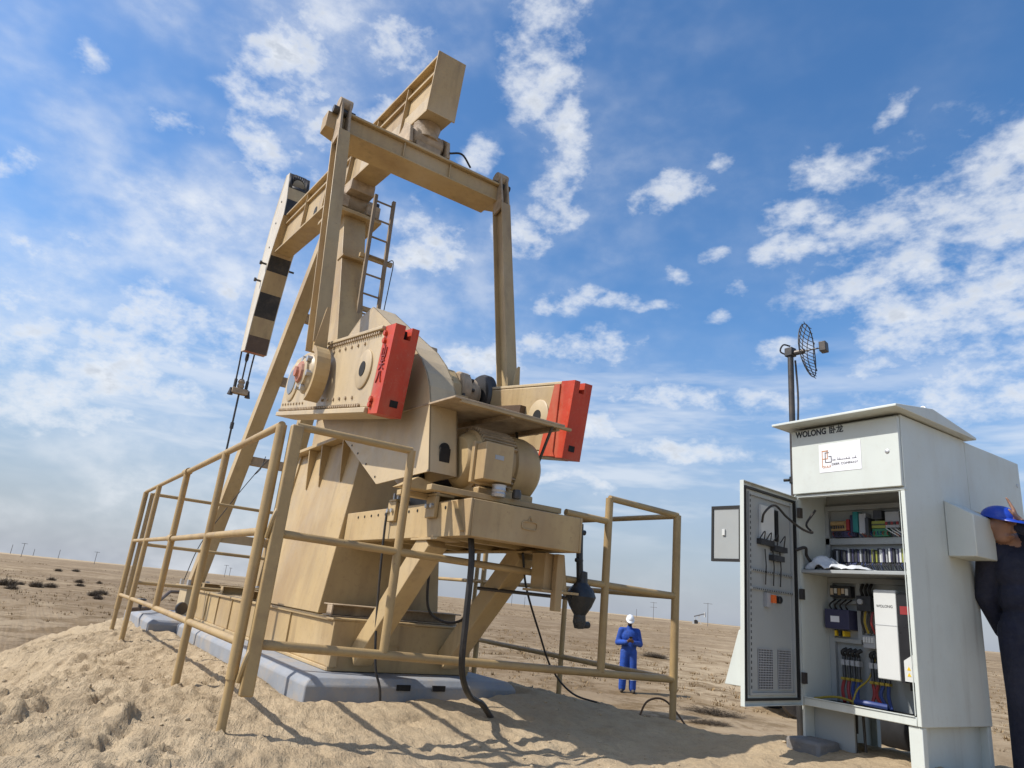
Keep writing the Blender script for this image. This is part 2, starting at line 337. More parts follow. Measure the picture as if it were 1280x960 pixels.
# ------------------------------------------------------------------ terrain
def vnoise(x, y, seed):
    r = np.random.default_rng(seed); T = r.random((256, 256)); xi = np.floor(x).astype(int); yi = np.floor(y).astype(int)
    fx = x - xi; fy = y - yi; fx = fx*fx*fx*(fx*(fx*6-15)+10); fy = fy*fy*fy*(fy*(fy*6-15)+10)
    a = T[xi % 256, yi % 256]; b = T[(xi+1) % 256, yi % 256]; c = T[xi % 256, (yi+1) % 256]; d = T[(xi+1) % 256, (yi+1) % 256]
    return (a*(1-fx) + b*fx)*(1-fy) + (c*(1-fx) + d*fx)*fy - .5
def fbm(x, y, sc, octv, seed, gain=.5):
    s = 0; a = 1
    for k in range(octv):
        s = s + a*vnoise(x*sc + 17.3*k, y*sc - 9.1*k, seed+k); sc *= 2.03; a *= gain
    return s
MOUND = np.array([(-14.2,2.0),(-10.7,1.0),(-6.8,.42),(-4,-.25),(0,-1.6),(4,-1.2),(4,8),(-1.2,7.6),(-1.9,6.6),(-2.9,6.2),(-3.45,5.6),(-3.45,4.95),(-4.2,4.62),(-5.3,4.55),(-6.6,4.45),(-9.5,4.4),(-14.2,4.1)])
def mound_dist(x, y):
    d = np.full(x.shape, 1e9); inside = np.zeros(x.shape, bool); n = len(MOUND)
    for i in range(n):
        a = MOUND[i]; b = MOUND[(i+1) % n]; e = b - a
        t = np.clip(((x-a[0])*e[0] + (y-a[1])*e[1])/(e@e), 0, 1)
        d = np.minimum(d, np.hypot(x-a[0]-t*e[0], y-a[1]-t*e[1]))
        c = ((a[1] > y) != (b[1] > y)) & (x < (b[0]-a[0])*(y-a[1])/(b[1]-a[1]+1e-12) + a[0]); inside ^= c
    return np.where(inside, -d, d)
_fr = np.random.default_rng(5)
PRINTS = np.column_stack([_fr.uniform(-7.5, -3.2, 120), _fr.uniform(.2, 6.2, 120), _fr.uniform(0, 3.1, 120)])
def height(x, y):
    x = np.asarray(x, float); y = np.asarray(y, float)
    d = mound_dist(x, y) + fbm(x, y, .9, 3, 40)*.5
    left = np.clip((2.5 - y)/2.0, 0, 1)
    w = 1.05 + 1.9*left
    t = np.clip((d + .25)/w, 0, 1); t = t*t*(3-2*t)
    top = -.17 + .02*np.clip((x+9)/5, -1.5, 1)
    top = top + .10*np.exp(-(((x+2.65)/1.1)**2 + ((y-4.75)/.7)**2)) + .07*np.exp(-(((x+5.2)/.9)**2 + ((y-3.75)/.45)**2))
    top = top + .035*np.clip((y-1.2)/.5, 0, 1)*np.clip((4.2-y)/.5, 0, 1)*np.clip((-4.5-x)/.4, 0, 1)
    ul, vl = (x+4.62)*.95 - (y-.66)*.31, (x+4.62)*.31 + (y-.66)*.95
    top = top + .05*np.exp(-((ul/.24)**2 + (vl/.10)**2)**1.5)
    top = top - .10*np.exp(-(((x+3.6)/.9)**2 + ((y-2.6)/1.6)**2))
    near = np.exp(-np.maximum(np.hypot(x+6, y-2.5) - 14, 0)/25)
    plain = -1.12 + fbm(x, y, .035, 3, 60)*.35*np.clip(np.hypot(x, y)/30 - .4, 0, 1) + fbm(x, y, .5, 4, 70)*.10*near
    plain = plain + fbm(x, y, .004, 2, 75)*2.0*np.clip(np.hypot(x, y)/500 - .2, 0, 1)
    h = top*(1-t) + plain*t
    # loose-sand relief
    on = 1 - .6*t
    h = h + near*on*(fbm(x, y, 1.1, 5, 80, .5)*.045 + fbm(x, y, 8.0, 3, 90, .65)*.018 + np.abs(fbm(x, y, 3.5, 3, 95, .5))*.012)
    a = .31; u = x*math.cos(a) - y*math.sin(a); v = x*math.sin(a) + y*math.cos(a)          # wash rills along the bank
    bank = np.clip((2.0-y)/1.2, .18, 1)*near*on
    r1 = fbm(u*.9 + .25*fbm(x, y, 2, 2, 118), v*5.0, 1.0, 4, 120, .62); r2 = fbm(u*2.2, v*11.0, 1.0, 3, 126, .6)
    h = h + bank*(np.clip(.10-np.abs(r1), 0, 1)*.30 - np.clip(r2, 0, 1)*.07)
    lump = fbm(x, y, 2.6, 4, 130, .6); h = h + near*on*np.clip(lump - .28, 0, 1)*.08*np.clip((2.0-y)/1.5, .25, 1)
    pad = (np.clip((x+13.2)/.3, 0, 1)*np.clip((-4.98-x)/.15, 0, 1)*np.clip((y-1.7)/.2, 0, 1)*np.clip((3.72-y)/.2, 0, 1))
    h = h*(1-pad) - .22*pad
    m = (x > -9) & (x < -2.5) & (y > -.5) & (y < 7)
    if m.any():
        xs, ys = x[m], y[m]; q = np.zeros(xs.shape)
        for px, py, pa in PRINTS:
            uu = (xs-px)*math.cos(pa) + (ys-py)*math.sin(pa); vv = -(xs-px)*math.sin(pa) + (ys-py)*math.cos(pa)
            rr = np.sqrt((uu/.15)**2 + (vv/.06)**2); q += -.018*np.exp(-rr**4) + .008*np.exp(-((rr-1.25)/.28)**2)
        h[m] += q*(1-pad[m])
    return h
def gz(x, y): return float(height(np.array([float(x)]), np.array([float(y)]))[0])
def axis_coords(lo, hi, step, far, grow):
    c = list(np.arange(lo, hi, step)); s = step
    x = lo; neg = []
    while x > -far: s *= grow; x -= s; neg.append(x)
    s = step; x = c[-1]; pos = []
    while x < far: s *= grow; x += s; pos.append(x)
    return np.array(neg[::-1] + c + pos)
def terrain():
    xs = axis_coords(-10.5, -2.4, .024, 4200, 1.075); ys = axis_coords(-.6, 6.6, .024, 4200, 1.075)
    X, Y = np.meshgrid(xs, ys, indexing='ij'); Z = height(X, Y)
    nx, ny = X.shape; v = np.column_stack([X.ravel(), Y.ravel(), Z.ravel()])
    i, j = np.meshgrid(np.arange(nx-1), np.arange(ny-1), indexing='ij'); a = (i*ny + j).ravel()
    f = np.column_stack([a, a+ny, a+ny+1, a+1])
    me = bpy.data.meshes.new('ground'); me.vertices.add(len(v)); me.vertices.foreach_set('co', v.ravel())
    me.loops.add(f.size); me.loops.foreach_set('vertex_index', f.ravel()); me.polygons.add(len(f))
    me.polygons.foreach_set('loop_start', np.arange(0, f.size, 4)); me.polygons.foreach_set('use_smooth', np.ones(len(f), bool))
    me.update(calc_edges=True); me.materials.append(MAT['sand'])
    o = bpy.data.objects.new('ground', me); COL.objects.link(o); o['kind'] = 'structure'
terrain()

# ------------------------------------------------------------------ concrete foundation
Y0 = 2.695
def foundation():
    t = thing('concrete_foundation', (-8.0, Y0, -.2), 'blue-grey concrete slab foundation beneath the tan pump jack', 'foundation')
    m = MB(); c = .05
    def slab(x0, x1, y0, y1, z0, z1):
        m.add([(x0,y0,z0),(x1,y0,z0),(x1,y1,z0),(x0,y1,z0),(x0,y0,z1-c),(x1,y0,z1-c),(x1,y1,z1-c),(x0,y1,z1-c),
               (x0+c,y0+c,z1),(x1-c,y0+c,z1),(x1-c,y1-c,z1),(x0+c,y1-c,z1)],
              [(0,3,2,1),(0,1,5,4),(1,2,6,5),(2,3,7,6),(3,0,4,7),(4,5,9,8),(5,6,10,9),(6,7,11,10),(7,4,8,11),(8,9,10,11)])
    slab(-10.25, -5.1, 1.80, 3.59, -.42, 0); m.build('slab', 'concrete_blue', t, bevel=.012, seg=2)
    m = MB(); slab(-12.9, -10.27, 1.46, 3.93, -.42, -.004); m.build('slab', 'concrete_blue', t, bevel=.012, seg=2)
    for y in (2.50, 2.80): MB().box(-5.102, -5.085, y, y+.11, -.075, -.035).build('drain_slot', 'hole_dark', t)
foundation()

# ------------------------------------------------------------------ pump jack
PJ = thing('pump_jack', (-8.0, Y0, 0), 'tall tan beam pump jack with red counterweight ends and striped horsehead', 'pump jack')
def ibeam_x(m, x0, x1, yc, w, z0, z1, tf=.025, tw=.02):
    m.box(x0, x1, yc-w/2, yc+w/2, z0, z0+tf); m.box(x0, x1, yc-w/2, yc+w/2, z1-tf, z1); m.box(x0, x1, yc-tw/2, yc+tw/2, z0+tf, z1-tf)
def pump_base():
    for s in (-1, 1):
        yc = Y0 + s*.525; m = MB(); ibeam_x(m, -10.9, -5.475, yc, .20, .002, .385); m.box(-10.9, -5.475, yc+s*.066, yc+s*.074, .028, .359); r = m.build('base_rail', 'tan_paint', PJ, bevel=.006)
        for x in (-10.2, -9.55, -8.85, -8.1, -7.4, -6.6):
            MB().box(x-.006, x+.006, yc+s*.0745, yc+s*.090, .03, .358).build('stiffener', 'tan_paint', r)
        MB().cyl((-10.93, yc+s*.02, .2), (-10.93, yc+s*.13, .2), .11, 24).build('end_disc', 'cream_paint', PJ, bevel=.006)
        b = MB(); b.box(-5.52, -5.43, yc+s*.03, yc+s*.098, .03, .14); b.build('foot_lug', 'tan_paint', PJ, bevel=.008)
    m = MB(); m.box(-5.47, -5.45, Y0-.625, Y0+.625, .004, .37); m.box(-5.60, -5.44, Y0-.64, Y0+.64, .37, .388)
    e = m.build('end_plate', 'tan_paint', PJ, bevel=.005)
    # raised plate outline on the end plate
    q = MB(); y, z = Y0-.12, .17
    for (a, b, c_, d) in ((-.07,.07,.035,.04),(-.07,.07,-.04,-.035),(-.07,-.065,-.035,.035),(.065,.07,-.035,.035)): q.box(-5.452, -5.445, y+a, y+b, z+c_, z+d)
    q.build('maker_frame', 'tan_paint', e)
    for s in (-1, 1):
        MB().lathe([(.0,0),(.03,0),(.03,.02),(.018,.02),(.018,.05),(0,.05)], (-5.45, Y0+s*.40, .10), (1,0,0), 6).build('anchor_bolt', 'galvanised', e)
    # channel cross beams on the rails
    for x in (-5.72, -8.15, -9.6, -10.75):
        m = MB(); m.box(x-.10, x+.10, Y0-.60, Y0+.60, .39, .40); m.box(x-.10, x+.10, Y0-.60, Y0+.60, .475, .485); m.box(x-.012, x+.0, Y0-.60, Y0+.60, .40, .475)
        m.box(x-.0, x+.10, Y0-.60, Y0-.585, .40, .475)
        m.build('cross_beam', 'tan_paint' if x < -6 else 'dusty_shade_tan', PJ, bevel=.004)
pump_base()
def pump_stand():
    zb, zt = .39, 1.98; hb, ht = .575, .397; x0, x1 = -7.85, -6.0
    m = MB(); m.hexa([(x0,Y0-hb,zb),(x1,Y0-hb,zb),(x1,Y0+hb,zb),(x0,Y0+hb,zb),(x0,Y0-ht,zt),(x1,Y0-ht,zt),(x1,Y0+ht,zt),(x0,Y0+ht,zt)])
    st = m.build('gearbox_stand', 'tan_paint', PJ, bevel=.008)
    MB().box(-7.93, -5.72, Y0-.50, Y0+.50, 1.98, 2.015).build('top_plate', 'tan_paint', st, bevel=.005)
    for s in (-1, 1):
        for x in (-7.35, -6.95, -6.35):
            yw = lambda z: Y0 + s*(hb + (ht-hb)*(z-zb)/(zt-zb))
            g = MB(); z0 = 1.56
            P = [(Y0+s*.49, 1.978), (yw(1.978)-s*.01, 1.978), (yw(z0)-s*.01, z0), (yw(z0)+s*.015, z0)]
            g.prism(P, 'x', x-.012, x+.012); g.build('gusset', 'tan_paint', st)
    for s in (-1, 1):                       # front edge plate
        f = MB(); f.hexa([(x0-.05,Y0+s*(hb+.02),zb),(x0,Y0+s*(hb+.02),zb),(x0,Y0+s*(hb-.1),zb),(x0-.05,Y0+s*(hb-.1),zb),
                          (x0-.05,Y0+s*(ht+.02),zt),(x0,Y0+s*(ht+.02),zt),(x0,Y0+s*(ht-.1),zt),(x0-.05,Y0+s*(ht-.1),zt)])
        f.build('edge_plate', 'tan_paint', st)
    MB().lathe([(0,0),(.03,0),(.03,.012),(0,.012)], (-5.995, Y0+.22, .62), (1,0,0), 16).build('plug', 'hole_dark', st)
pump_stand()
def pump_platform():
    x0, x1, y0, y1, z0, z1 = -5.98, -3.847, 2.235, 3.155, 1.0, 1.24
    m = MB(); m.box(x0, x1, y0, y0+.02, z0, z1); m.box(x0, x1, y1-.02, y1, z0, z1); m.box(x1-.02, x1, y0+.021, y1-.021, z0+.001, z1-.001); m.box(x0, x0+.02, y0+.021, y1-.021, z0, z1-.001)
    m.box(x0+.021, x1-.021, y0+.021, y1-.021, z1-.02, z1-.002)
    for x in (-5.4, -4.9, -4.4): m.box(x-.03, x+.03, y0+.021, y1-.021, z0+.01, z1-.021)
    m.box(x0+.021, x1-.021, y0+.0205, y0+.10, z0+.001, z0+.015); m.box(x0+.021, x1-.021, y1-.10, y1-.0205, z0+.001, z0+.015)
    m.box(x1-.14, x1-.0205, y0+.101, y1-.101, z0+.002, z0+.016)
    pf = m.build('motor_platform', 'tan_paint', PJ, bevel=.005)
    b = MB()
    for k in range(13): b.cyl((-5.72+k*.14, y0-.004, 1.195), (-5.72+k*.14, y0+.003, 1.195), .011, 8)
    tag(b.build('bolt_holes', 'hole_dark', pf), kind='stuff')
    MB().bar((-4.05, y0-.004, 1.225), (-3.90, y0-.004, 1.03), .012, .05, up=(0, 1, 0)).build('brace_strip', 'tan_paint', pf)
    # raised oval mark on the rear face
    q = MB(); ring = []
    for k in range(24):
        t = 2*math.pi*k/24; ring.append((-3.843, 2.70 + .062*math.copysign(abs(math.cos(t))**.5, math.cos(t)), 1.125 + .026*math.copysign(abs(math.sin(t))**.5, math.sin(t))))
    q.tube(ring+[ring[0]], .004, 5, caps=False); q.tube([(-3.843,2.685,1.157),(-3.843,2.70,1.185),(-3.843,2.715,1.157)], .004, 5)
    q.build('maker_mark', 'tan_paint', pf)
    for x in (-5.0, -4.35):
        c = MB(); c.box(x-.07, x+.07, y0-.03, y0-.001, 1.13, 1.28); c.box(x-.06, x+.06, y0-.03, y0+.12, 1.281, 1.30)
        cl = c.build('clamp', 'tan_paint', pf, bevel=.005)
        d = MB()
        for s in (-.035, .035): d.cyl((x+s, y0-.05, 1.21), (x+s, y0-.02, 1.21), .017, 6); d.cyl((x+s, y0-.0, 1.30), (x+s, y0, 1.35), .012, 6)
        tag(d.build('clamp_bolts', 'galvanised', cl), kind='stuff')
    for y in (2.31, 3.08):
        q, p = Vector((-4.42, y, 1.0)), Vector((-5.40, y, .12))
        s = MB(); s.bar(p, q, .15, .16); s.build('strut', 'tan_paint', PJ, bevel=.006)
        MB().box(-4.62, -4.22, y-.09, y+.09, .985, .999).build('strut_pad', 'tan_paint', PJ)
    # bracket under the right rear corner
    b = MB(); b.prism([(3.0,.985),(3.17,.985),(3.21,.74),(3.0,.74)], 'x', -4.06, -4.045); b.prism([(3.0,.985),(3.17,.985),(3.21,.74),(3.0,.74)], 'x', -4.20, -4.185)
    b.box(-4.184, -4.061, 3.0, 3.015, .74, .985)
    k = b.build('hanger_bracket', 'tan_paint', PJ)
    MB().box(-4.25, -4.02, 2.97, 3.30, .722, .738).build('bracket_shelf', 'tan_paint', k)
    MB().box(-4.035, -3.98, 3.06, 3.12, .60, .984).build('bracket_post', 'tan_paint', k, bevel=.005)
    MB().tube([(-4.2,3.42,.70),(-4.75,2.9,.71)], .013, 8).build('brake_rod', 'dark_steel', PJ)
    l = MB(); l.tube(bez([(-4.2,3.42,1.25),(-4.2,3.43,1.05),(-4.2,3.45,.85),(-4.2,3.46,.75)], 5), .026, 10); l.tube(bez([(-4.2,3.35,.72),(-4.2,3.42,.74),(-4.2,3.50,.70)],5), .03, 8)
    l.lathe([(.0,-.25),(.035,-.245),(.05,-.20),(.045,-.15),(.085,-.09),(.115,-.02),(.095,.03),(.045,.08),(.04,.16),(.0,.17)], (-4.2,3.47,.74), (0,0,1), 14)
    l.tube([(-4.2,3.50,.52),(-4.2,3.56,.525)], .025, 8); l.tube([(-4.2,3.42,1.19),(-4.2,3.47,1.19)], .02, 8); l.tube([(-4.2,3.40,.98),(-4.2,3.46,.98)], .016, 8)
    tag(l.build('wrapped_lever', 'wrap_black', PJ), 'brake lever wrapped in black plastic hanging beside the platform')
pump_platform()

def pump_motor():
    X, Z = -4.27, 1.555; r = .25
    m = MB(); m.lathe([(.0,0),(.16,0),(.19,.03),(.20,.07),(.225,.08),(.225,.36),(.245,.37),(.245,.50),(.225,.57),(.16,.625),(.05,.64),(0,.64)], (X, 2.32, Z), (0,1,0), 40)
    mo = m.build('motor', 'tan_paint', PJ)
    f = MB()
    for k in range(44):
        t = 2*math.pi*k/44
        if abs(math.cos(t)) > .93 and math.cos(t) > 0: continue
        d = Vector((math.cos(t), 0, math.sin(t))); f.bar(Vector((X,2.41,Z))+d*.238, Vector((X,2.68,Z))+d*.238, .007, .034, up=d)
    f.build('cooling_fins', 'dusty_shade_tan', mo)
    b = MB(); b.box(-4.02, -3.90, 2.335, 2.56, 1.385, 1.64); tb = b.build('terminal_box', 'tan_paint', mo, bevel=.006)
    MB().box(-4.06, -4.021, 2.315, 2.58, 1.37, 1.655).build('box_flange', 'tan_paint', tb, bevel=.005)
    MB().box(-3.90, -3.897, 2.41, 2.48, 1.53, 1.56).build('name_plate', 'plastic_grey', tb)
    g = MB(); g.box(-4.45, -4.06, 2.40, 2.86, 1.302, 1.36); g.box(-4.40,-4.10,2.42,2.48,1.361,1.42); g.box(-4.40,-4.10,2.66,2.72,1.361,1.42); g.build('motor_foot', 'tan_paint', mo, bevel=.01)
    c = MB(); c.lathe([(0,0),(.045,0),(.05,.02),(.045,.03),(.05,.045),(.045,.06),(.05,.08),(0,.08)], (-3.94, 2.49, 1.29), (0,0,1), 14); c.build('cable_gland', 'galvanised', mo)
    c = MB(); c.lathe([(0,0),(.03,0),(.033,.03),(.025,.06),(0,.06)], (-3.93, 2.63, 1.30), (0,0,1), 12); c.build('cable_gland', 'dark_steel', mo)
    for x in (-4.0, -4.45): MB().box(x-.035, x+.035, 2.0, 3.05, 1.262, 1.30).build('slide_rail', 'tan_paint', PJ, bevel=.004)
    q = MB(); q.prism([(1.93,1.302),(2.20,1.302),(2.20,1.36),(2.06,1.385)], 'x', -4.42, -4.30); q.build('rail_wedge', 'tan_paint', PJ, bevel=.004)
    s = MB(); s.box(-4.9,-4.6,2.3,3.0,1.242,1.33); s.cyl((-4.75,2.25,1.42),(-4.75,2.75,1.42),.09,16); s.build('slide_block', 'dark_steel', PJ, bevel=.01)
    # rain canopy above the motor
    m = MB(); m.prism([(-3.93,1.885),(-3.93,1.90),(-4.75,1.94),(-4.75,1.925)], 'y', 2.07, 3.0); cn = m.build('motor_canopy', 'dusty_shade_tan', PJ, bevel=.003)  # underside shade is put into the plate and rib colour by this darker tan
    for y in (2.55,): MB().bar((-3.95, y, 1.868), (-4.74, y, 1.909), .03, .03).build('canopy_rib', 'dusty_shade_tan', cn)
    MB().box(-3.96,-3.928,2.12,3.06,1.866,1.884).build('canopy_lip', 'tan_paint', cn)
    for (a, b_) in (((-3.95,2.90,1.87),(-4.12,2.90,1.56)), ((-4.45,2.92,1.90),(-4.32,2.90,1.66))): MB().cyl(a, b_, .011, 8).build('canopy_stay', 'dark_steel', cn)
    MB().bar((-3.96,2.96,1.868),(-4.7,2.97,1.908),.03,.03).build('canopy_rib', 'dusty_shade_tan', cn)
pump_motor()

def arc(cx, cz, r, a0, a1, n): return [(cx + r*math.cos(R(a0+(a1-a0)*k/n)), cz + r*math.sin(R(a0+(a1-a0)*k/n))) for k in range(n+1)]
def pump_guard():
    prof = [(-5.06,1.40),(-5.97,1.885),(-6.50,2.02),(-6.80,2.30),(-6.80,2.62),(-6.50,2.92),(-6.05,3.10),(-5.78,3.12)]
    prof += [(-4.74,2.46),(-4.56,2.31),(-4.44,2.18),(-4.36,2.06),(-4.31,1.93),(-4.19,1.415)]
    ya, yb = 2.075, 2.30
    m = MB(); m.prism(prof, 'y', ya, ya+.012)
    g = m.build('belt_guard', 'cream_paint', PJ)
    n = len(prof); rim = MB()
    for i in range(1, n-1):
        (x0, z0), (x1, z1) = prof[i], prof[i+1]
        cx, cz = -5.5, 2.2
        def inn(x, z):
            d = Vector((cx-x, cz-z)).normalized()*.012; return x+d.x, z+d.y
        (u0, w0), (u1, w1) = inn(x0, z0), inn(x1, z1)
        rim.hexa([(x0,ya-.001,z0),(x1,ya-.001,z1),(x1,yb,z1),(x0,yb,z0),(u0,ya-.001,w0),(u1,ya-.001,w1),(u1,yb,w1),(u0,yb,w0)])
    rim.build('guard_rim', 'cream_paint', g, smooth=50)
    MB().prism(prof, 'y', yb-.012, yb).build('guard_back', 'cream_paint', g)
    w = MB(); w.box(-4.222, -4.21, 2.155, 2.235, 1.46, 1.60); w.cyl((-4.235,2.195,1.60),(-4.225,2.195,1.60),.04,20)
    w.build('inspection_slot', 'hole_dark', g)
    b = MB()
    for (x, z) in ((-5.10,1.43),(-5.33,1.555),(-5.55,1.67),(-5.72,1.76),(-5.9,1.86)): b.cyl((x,ya-.006,z+.03),(x,ya+.002,z+.03),.009,6)
    tag(b.build('guard_bolts', 'dark_steel', g), kind='stuff')
pump_guard()
def pump_gearbox():
    m = MB(); pr = [(-7.75,2.02),(-5.85,2.02),(-5.75,2.25),(-5.78,2.62),(-5.95,2.80),(-6.3,2.88),(-6.75,2.98),(-7.2,2.95),(-7.6,2.75),(-7.75,2.4)]
    m.prism(pr, 'y', Y0-.36, Y0+.42); g = m.build('gearbox', 'tan_paint', PJ, bevel=.03, seg=3)
    q = MB(); q.box(-7.82,-5.72,Y0-.42,Y0+.46,2.44,2.50); q.build('gearbox_flange', 'tan_paint', g, bevel=.006)
    b = MB()
    for k in range(9):
        for s in (-.40,.44): b.cyl((-7.7+k*.24, Y0+s, 2.40),(-7.7+k*.24,Y0+s,2.54),.018,6)
    tag(b.build('flange_bolts', 'dark_steel', g), kind='stuff')
    c = MB(); c.lathe([(0,0),(.19,0),(.21,.02),(.21,.10),(.17,.12),(.17,.20),(.12,.21),(.12,.26),(0,.26)], (-5.98, Y0+.42, 2.60), (0,1,0), 28); c.build('bearing_cap', 'dusty_shade_tan', g)
    r = MB()
    for k in range(10):
        t = 2*math.pi*k/10; r.cyl((-5.98+.185*math.cos(t), Y0+.53, 2.60+.185*math.sin(t)), (-5.98+.185*math.cos(t), Y0+.56, 2.60+.185*math.sin(t)), .018, 6)
    tag(r.build('cap_bolts', 'dark_steel', g), kind='stuff')
    d = MB(); d.lathe([(0,0),(.23,0),(.25,.03),(.25,.09),(.10,.10),(.10,.2),(0,.2)], (-5.98, Y0+.70, 2.60), (0,1,0), 28); d.build('brake_drum', 'dark_steel', g)
    MB().cyl((-6.85, Y0-.95, 2.53), (-6.85, Y0+.95, 2.53), .13, 24).build('crank_shaft', 'steel', g)
    MB().prism([(-6.3,2.85),(-5.95,2.80),(-6.0,3.0),(-6.2,3.03)], 'y', Y0-.1, Y0+.2).build('inspection_cover', 'dusty_shade_tan', g, bevel=.01)
pump_gearbox()

def text_mesh(body, size, depth=.0, align='CENTER', fat=0.0):
    c = bpy.data.curves.new('t', 'FONT'); c.body = body; c.size = size; c.extrude = depth; c.align_x = align; c.resolution_u = 3; c.offset = fat
    o = bpy.data.objects.new('t', c); COL.objects.link(o); bpy.context.view_layer.update()
    dg = bpy.context.evaluated_depsgraph_get(); me = bpy.data.meshes.new_from_object(o.evaluated_get(dg))
    bpy.data.objects.remove(o); return me
def text_obj(name, body, size, loc, xdir, zdir, matn, parent, depth=.001, bold=0, align='CENTER', width=None, fat=0.0):
    me = text_mesh(body, size, depth, align, fat)
    if width:
        xs = [v.co.x for v in me.vertices]; k = width/(max(xs)-min(xs)); x0 = min(xs)
        for v in me.vertices: v.co.x = (v.co.x-x0)*k
    xd = Vector(xdir).normalized(); zd = Vector(zdir).normalized(); nd = xd.cross(zd)
    T = Matrix(((xd.x, zd.x, nd.x, 0), (xd.y, zd.y, nd.y, 0), (xd.z, zd.z, nd.z, 0), (0, 0, 0, 1)))
    if bold:
        for v in me.vertices: v.co.x *= 1+bold
    me.transform(T); me.transform(Matrix.Translation(Vector(loc) - ORG[parent.name])); me.materials.clear(); me.materials.append(MAT[matn]); me.name = name
    o = bpy.data.objects.new(name, me); COL.objects.link(o); o.parent = parent; ORG[o.name] = ORG[parent.name]; return o

def pump_crank(s):
    # in-plane frame: u along the crank towards the weight, w across; origin on the shaft
    ox, oz = -6.85, 2.53; ang = R(-9.0); cu, su = math.cos(ang), math.sin(ang)
    yo, yi = Y0 + s*.924, Y0 + s*.735        # outer and inner faces
    def pt(u, w, y): return (ox + u*cu - w*su, y, oz + u*su + w*cu)
    def slab(m, u0, u1, w0, w1, ya, yb): m.hexa([pt(u0,w0,ya),pt(u1,w0,ya),pt(u1,w0,yb),pt(u0,w0,yb),pt(u0,w1,ya),pt(u1,w1,ya),pt(u1,w1,yb),pt(u0,w1,yb)])
    def poly(m, P, ya, yb):
        n = len(P); m.add([pt(u,w,ya) for u,w in P] + [pt(u,w,yb) for u,w in P], [tuple(range(n)), tuple(range(2*n-1,n-1,-1))] + [(k,n+k,n+(k+1)%n,(k+1)%n) for k in range(n)])
    m = MB(); W0, W1 = -.305, .285
    poly(m, [(-.30,W0),(2.24,W0),(2.24,W1),(.25,W1),(-.08,.24),(-.28,.08)], yo, yi)
    c = m.build('crank', 'cream_paint' if s < 0 else 'tan_paint', PJ, bevel=.012)
    f = MB(); yf = yo + s*.028
    slab(f, -.30, 2.24, W0-.045, W0-.002, yi, yf); slab(f, .95, 2.24, W1+.002, W1+.03, yi, yf); f.build('crank_flange', 'cream_paint', c, bevel=.006)
    r = MB()
    for k in range(46):
        u = -.25 + k*.051; r.cyl(pt(u,W0+.018,yo+s*.0), pt(u,W0+.018,yo+s*.02), .014, 6)
    for k in range(27): u = .97 + k*.046; r.cyl(pt(u,W1-.016,yo), pt(u,W1-.016,yo+s*.02), .013, 6)
    for k in range(6): u = 1.12 + k*.15; r.cyl(pt(u,W1-.07,yo), pt(u,W1-.07,yo+s*.012), .014, 6); r.cyl(pt(u-.02,W0+.085,yo), pt(u-.02,W0+.085,yo+s*.012), .014, 6)
    for k in range(8): u = -.2 + k*.1; r.cyl(pt(u,W0+.075,yo), pt(u,W0+.075,yo+s*.010), .012, 6)
    tag(r.build('rivets', 'dusty_shade_tan', c), kind='stuff')
    for (u, w, rad, hr) in ((1.98,.0,.155,.06), (.0,.0,.20,.0)):
        for yy, ss in ((yo, s), (yi, -s)):
            b = MB(); b.lathe([(0,0),(rad,0),(rad,.012),(rad-.012,.018),(0,.018)], pt(u,w,yy), (0,ss,0), 36); b.build('boss', 'cream_paint', c)
            if hr: MB().lathe([(0,0),(hr,0),(hr,.004),(0,.004)], pt(u,w,yy+ss*.018), (0,ss,0), 24).build('hole', 'hole_dark', c)
    # red end block with slots
    e = MB(); ra, rb = 2.242, 2.43
    slab(e, ra, rb, W0-.045, W0+.10, yo-.0, yi); slab(e, ra, rb, W0+.10, W1-.07, yo, yi)
    ya, yb = yo + (yi-yo)*.42, yo + (yi-yo)*.70
    slab(e, ra, rb, W1-.07, W1+.03, yo, ya); slab(e, ra, rb, W1-.07, W1+.03, yb, yi); slab(e, ra, rb-.09, W1-.069, W1+.012, ya, yb)
    w = e.build('counterweight', 'red_paint', PJ)
    x = MB(); slab(x, rb-.01, rb+.004, W0+.02, W0+.07, yo+(yi-yo)*.42, yo+(yi-yo)*.74); x.build('slot', 'hole_dark', w)
    x = MB(); slab(x, rb-.091, rb-.086, W1-.066, W1+.008, ya, yb); x.build('slot', 'hole_dark', w)
    j = MB()
    for (u, ww) in ((2.28,W1-.03),(2.29,W1-.09),(2.28,W0+.06),(2.275,W0+.02)): j.cyl(pt(u,ww,yo), pt(u,ww,yo+s*.02), .022, 6)
    tag(j.build('block_bolts', 'red_paint', w), kind='stuff')
    if s < 0:
        up = Vector((-su, 0, cu)); ud = Vector((cu, 0, su))
        for k, ch in enumerate(('\u5c71', '\u5173', '\u516b')):
            text_obj('cast_mark', ch, .105, pt(2.325, .075 - k*.095, yo-.004), ud, up, 'letter_red', w, depth=.004)
    else:        # slab weight with a recessed pocket on the inner side of the far crank
        q = MB(); slab(q, .9, 1.75, -.03, .10, yi-s*.06, yi); q.build('inner_bar', 'brown_paint', c)
        q = MB(); poly(q, [(2.10,W0-.04),(2.33,W0-.04),(2.30,W0+.0),(2.24,W1),(2.16,W1)], yi-s*.014, yi-s*.001); q.build('inner_weight', 'red_paint', w)
    return pt
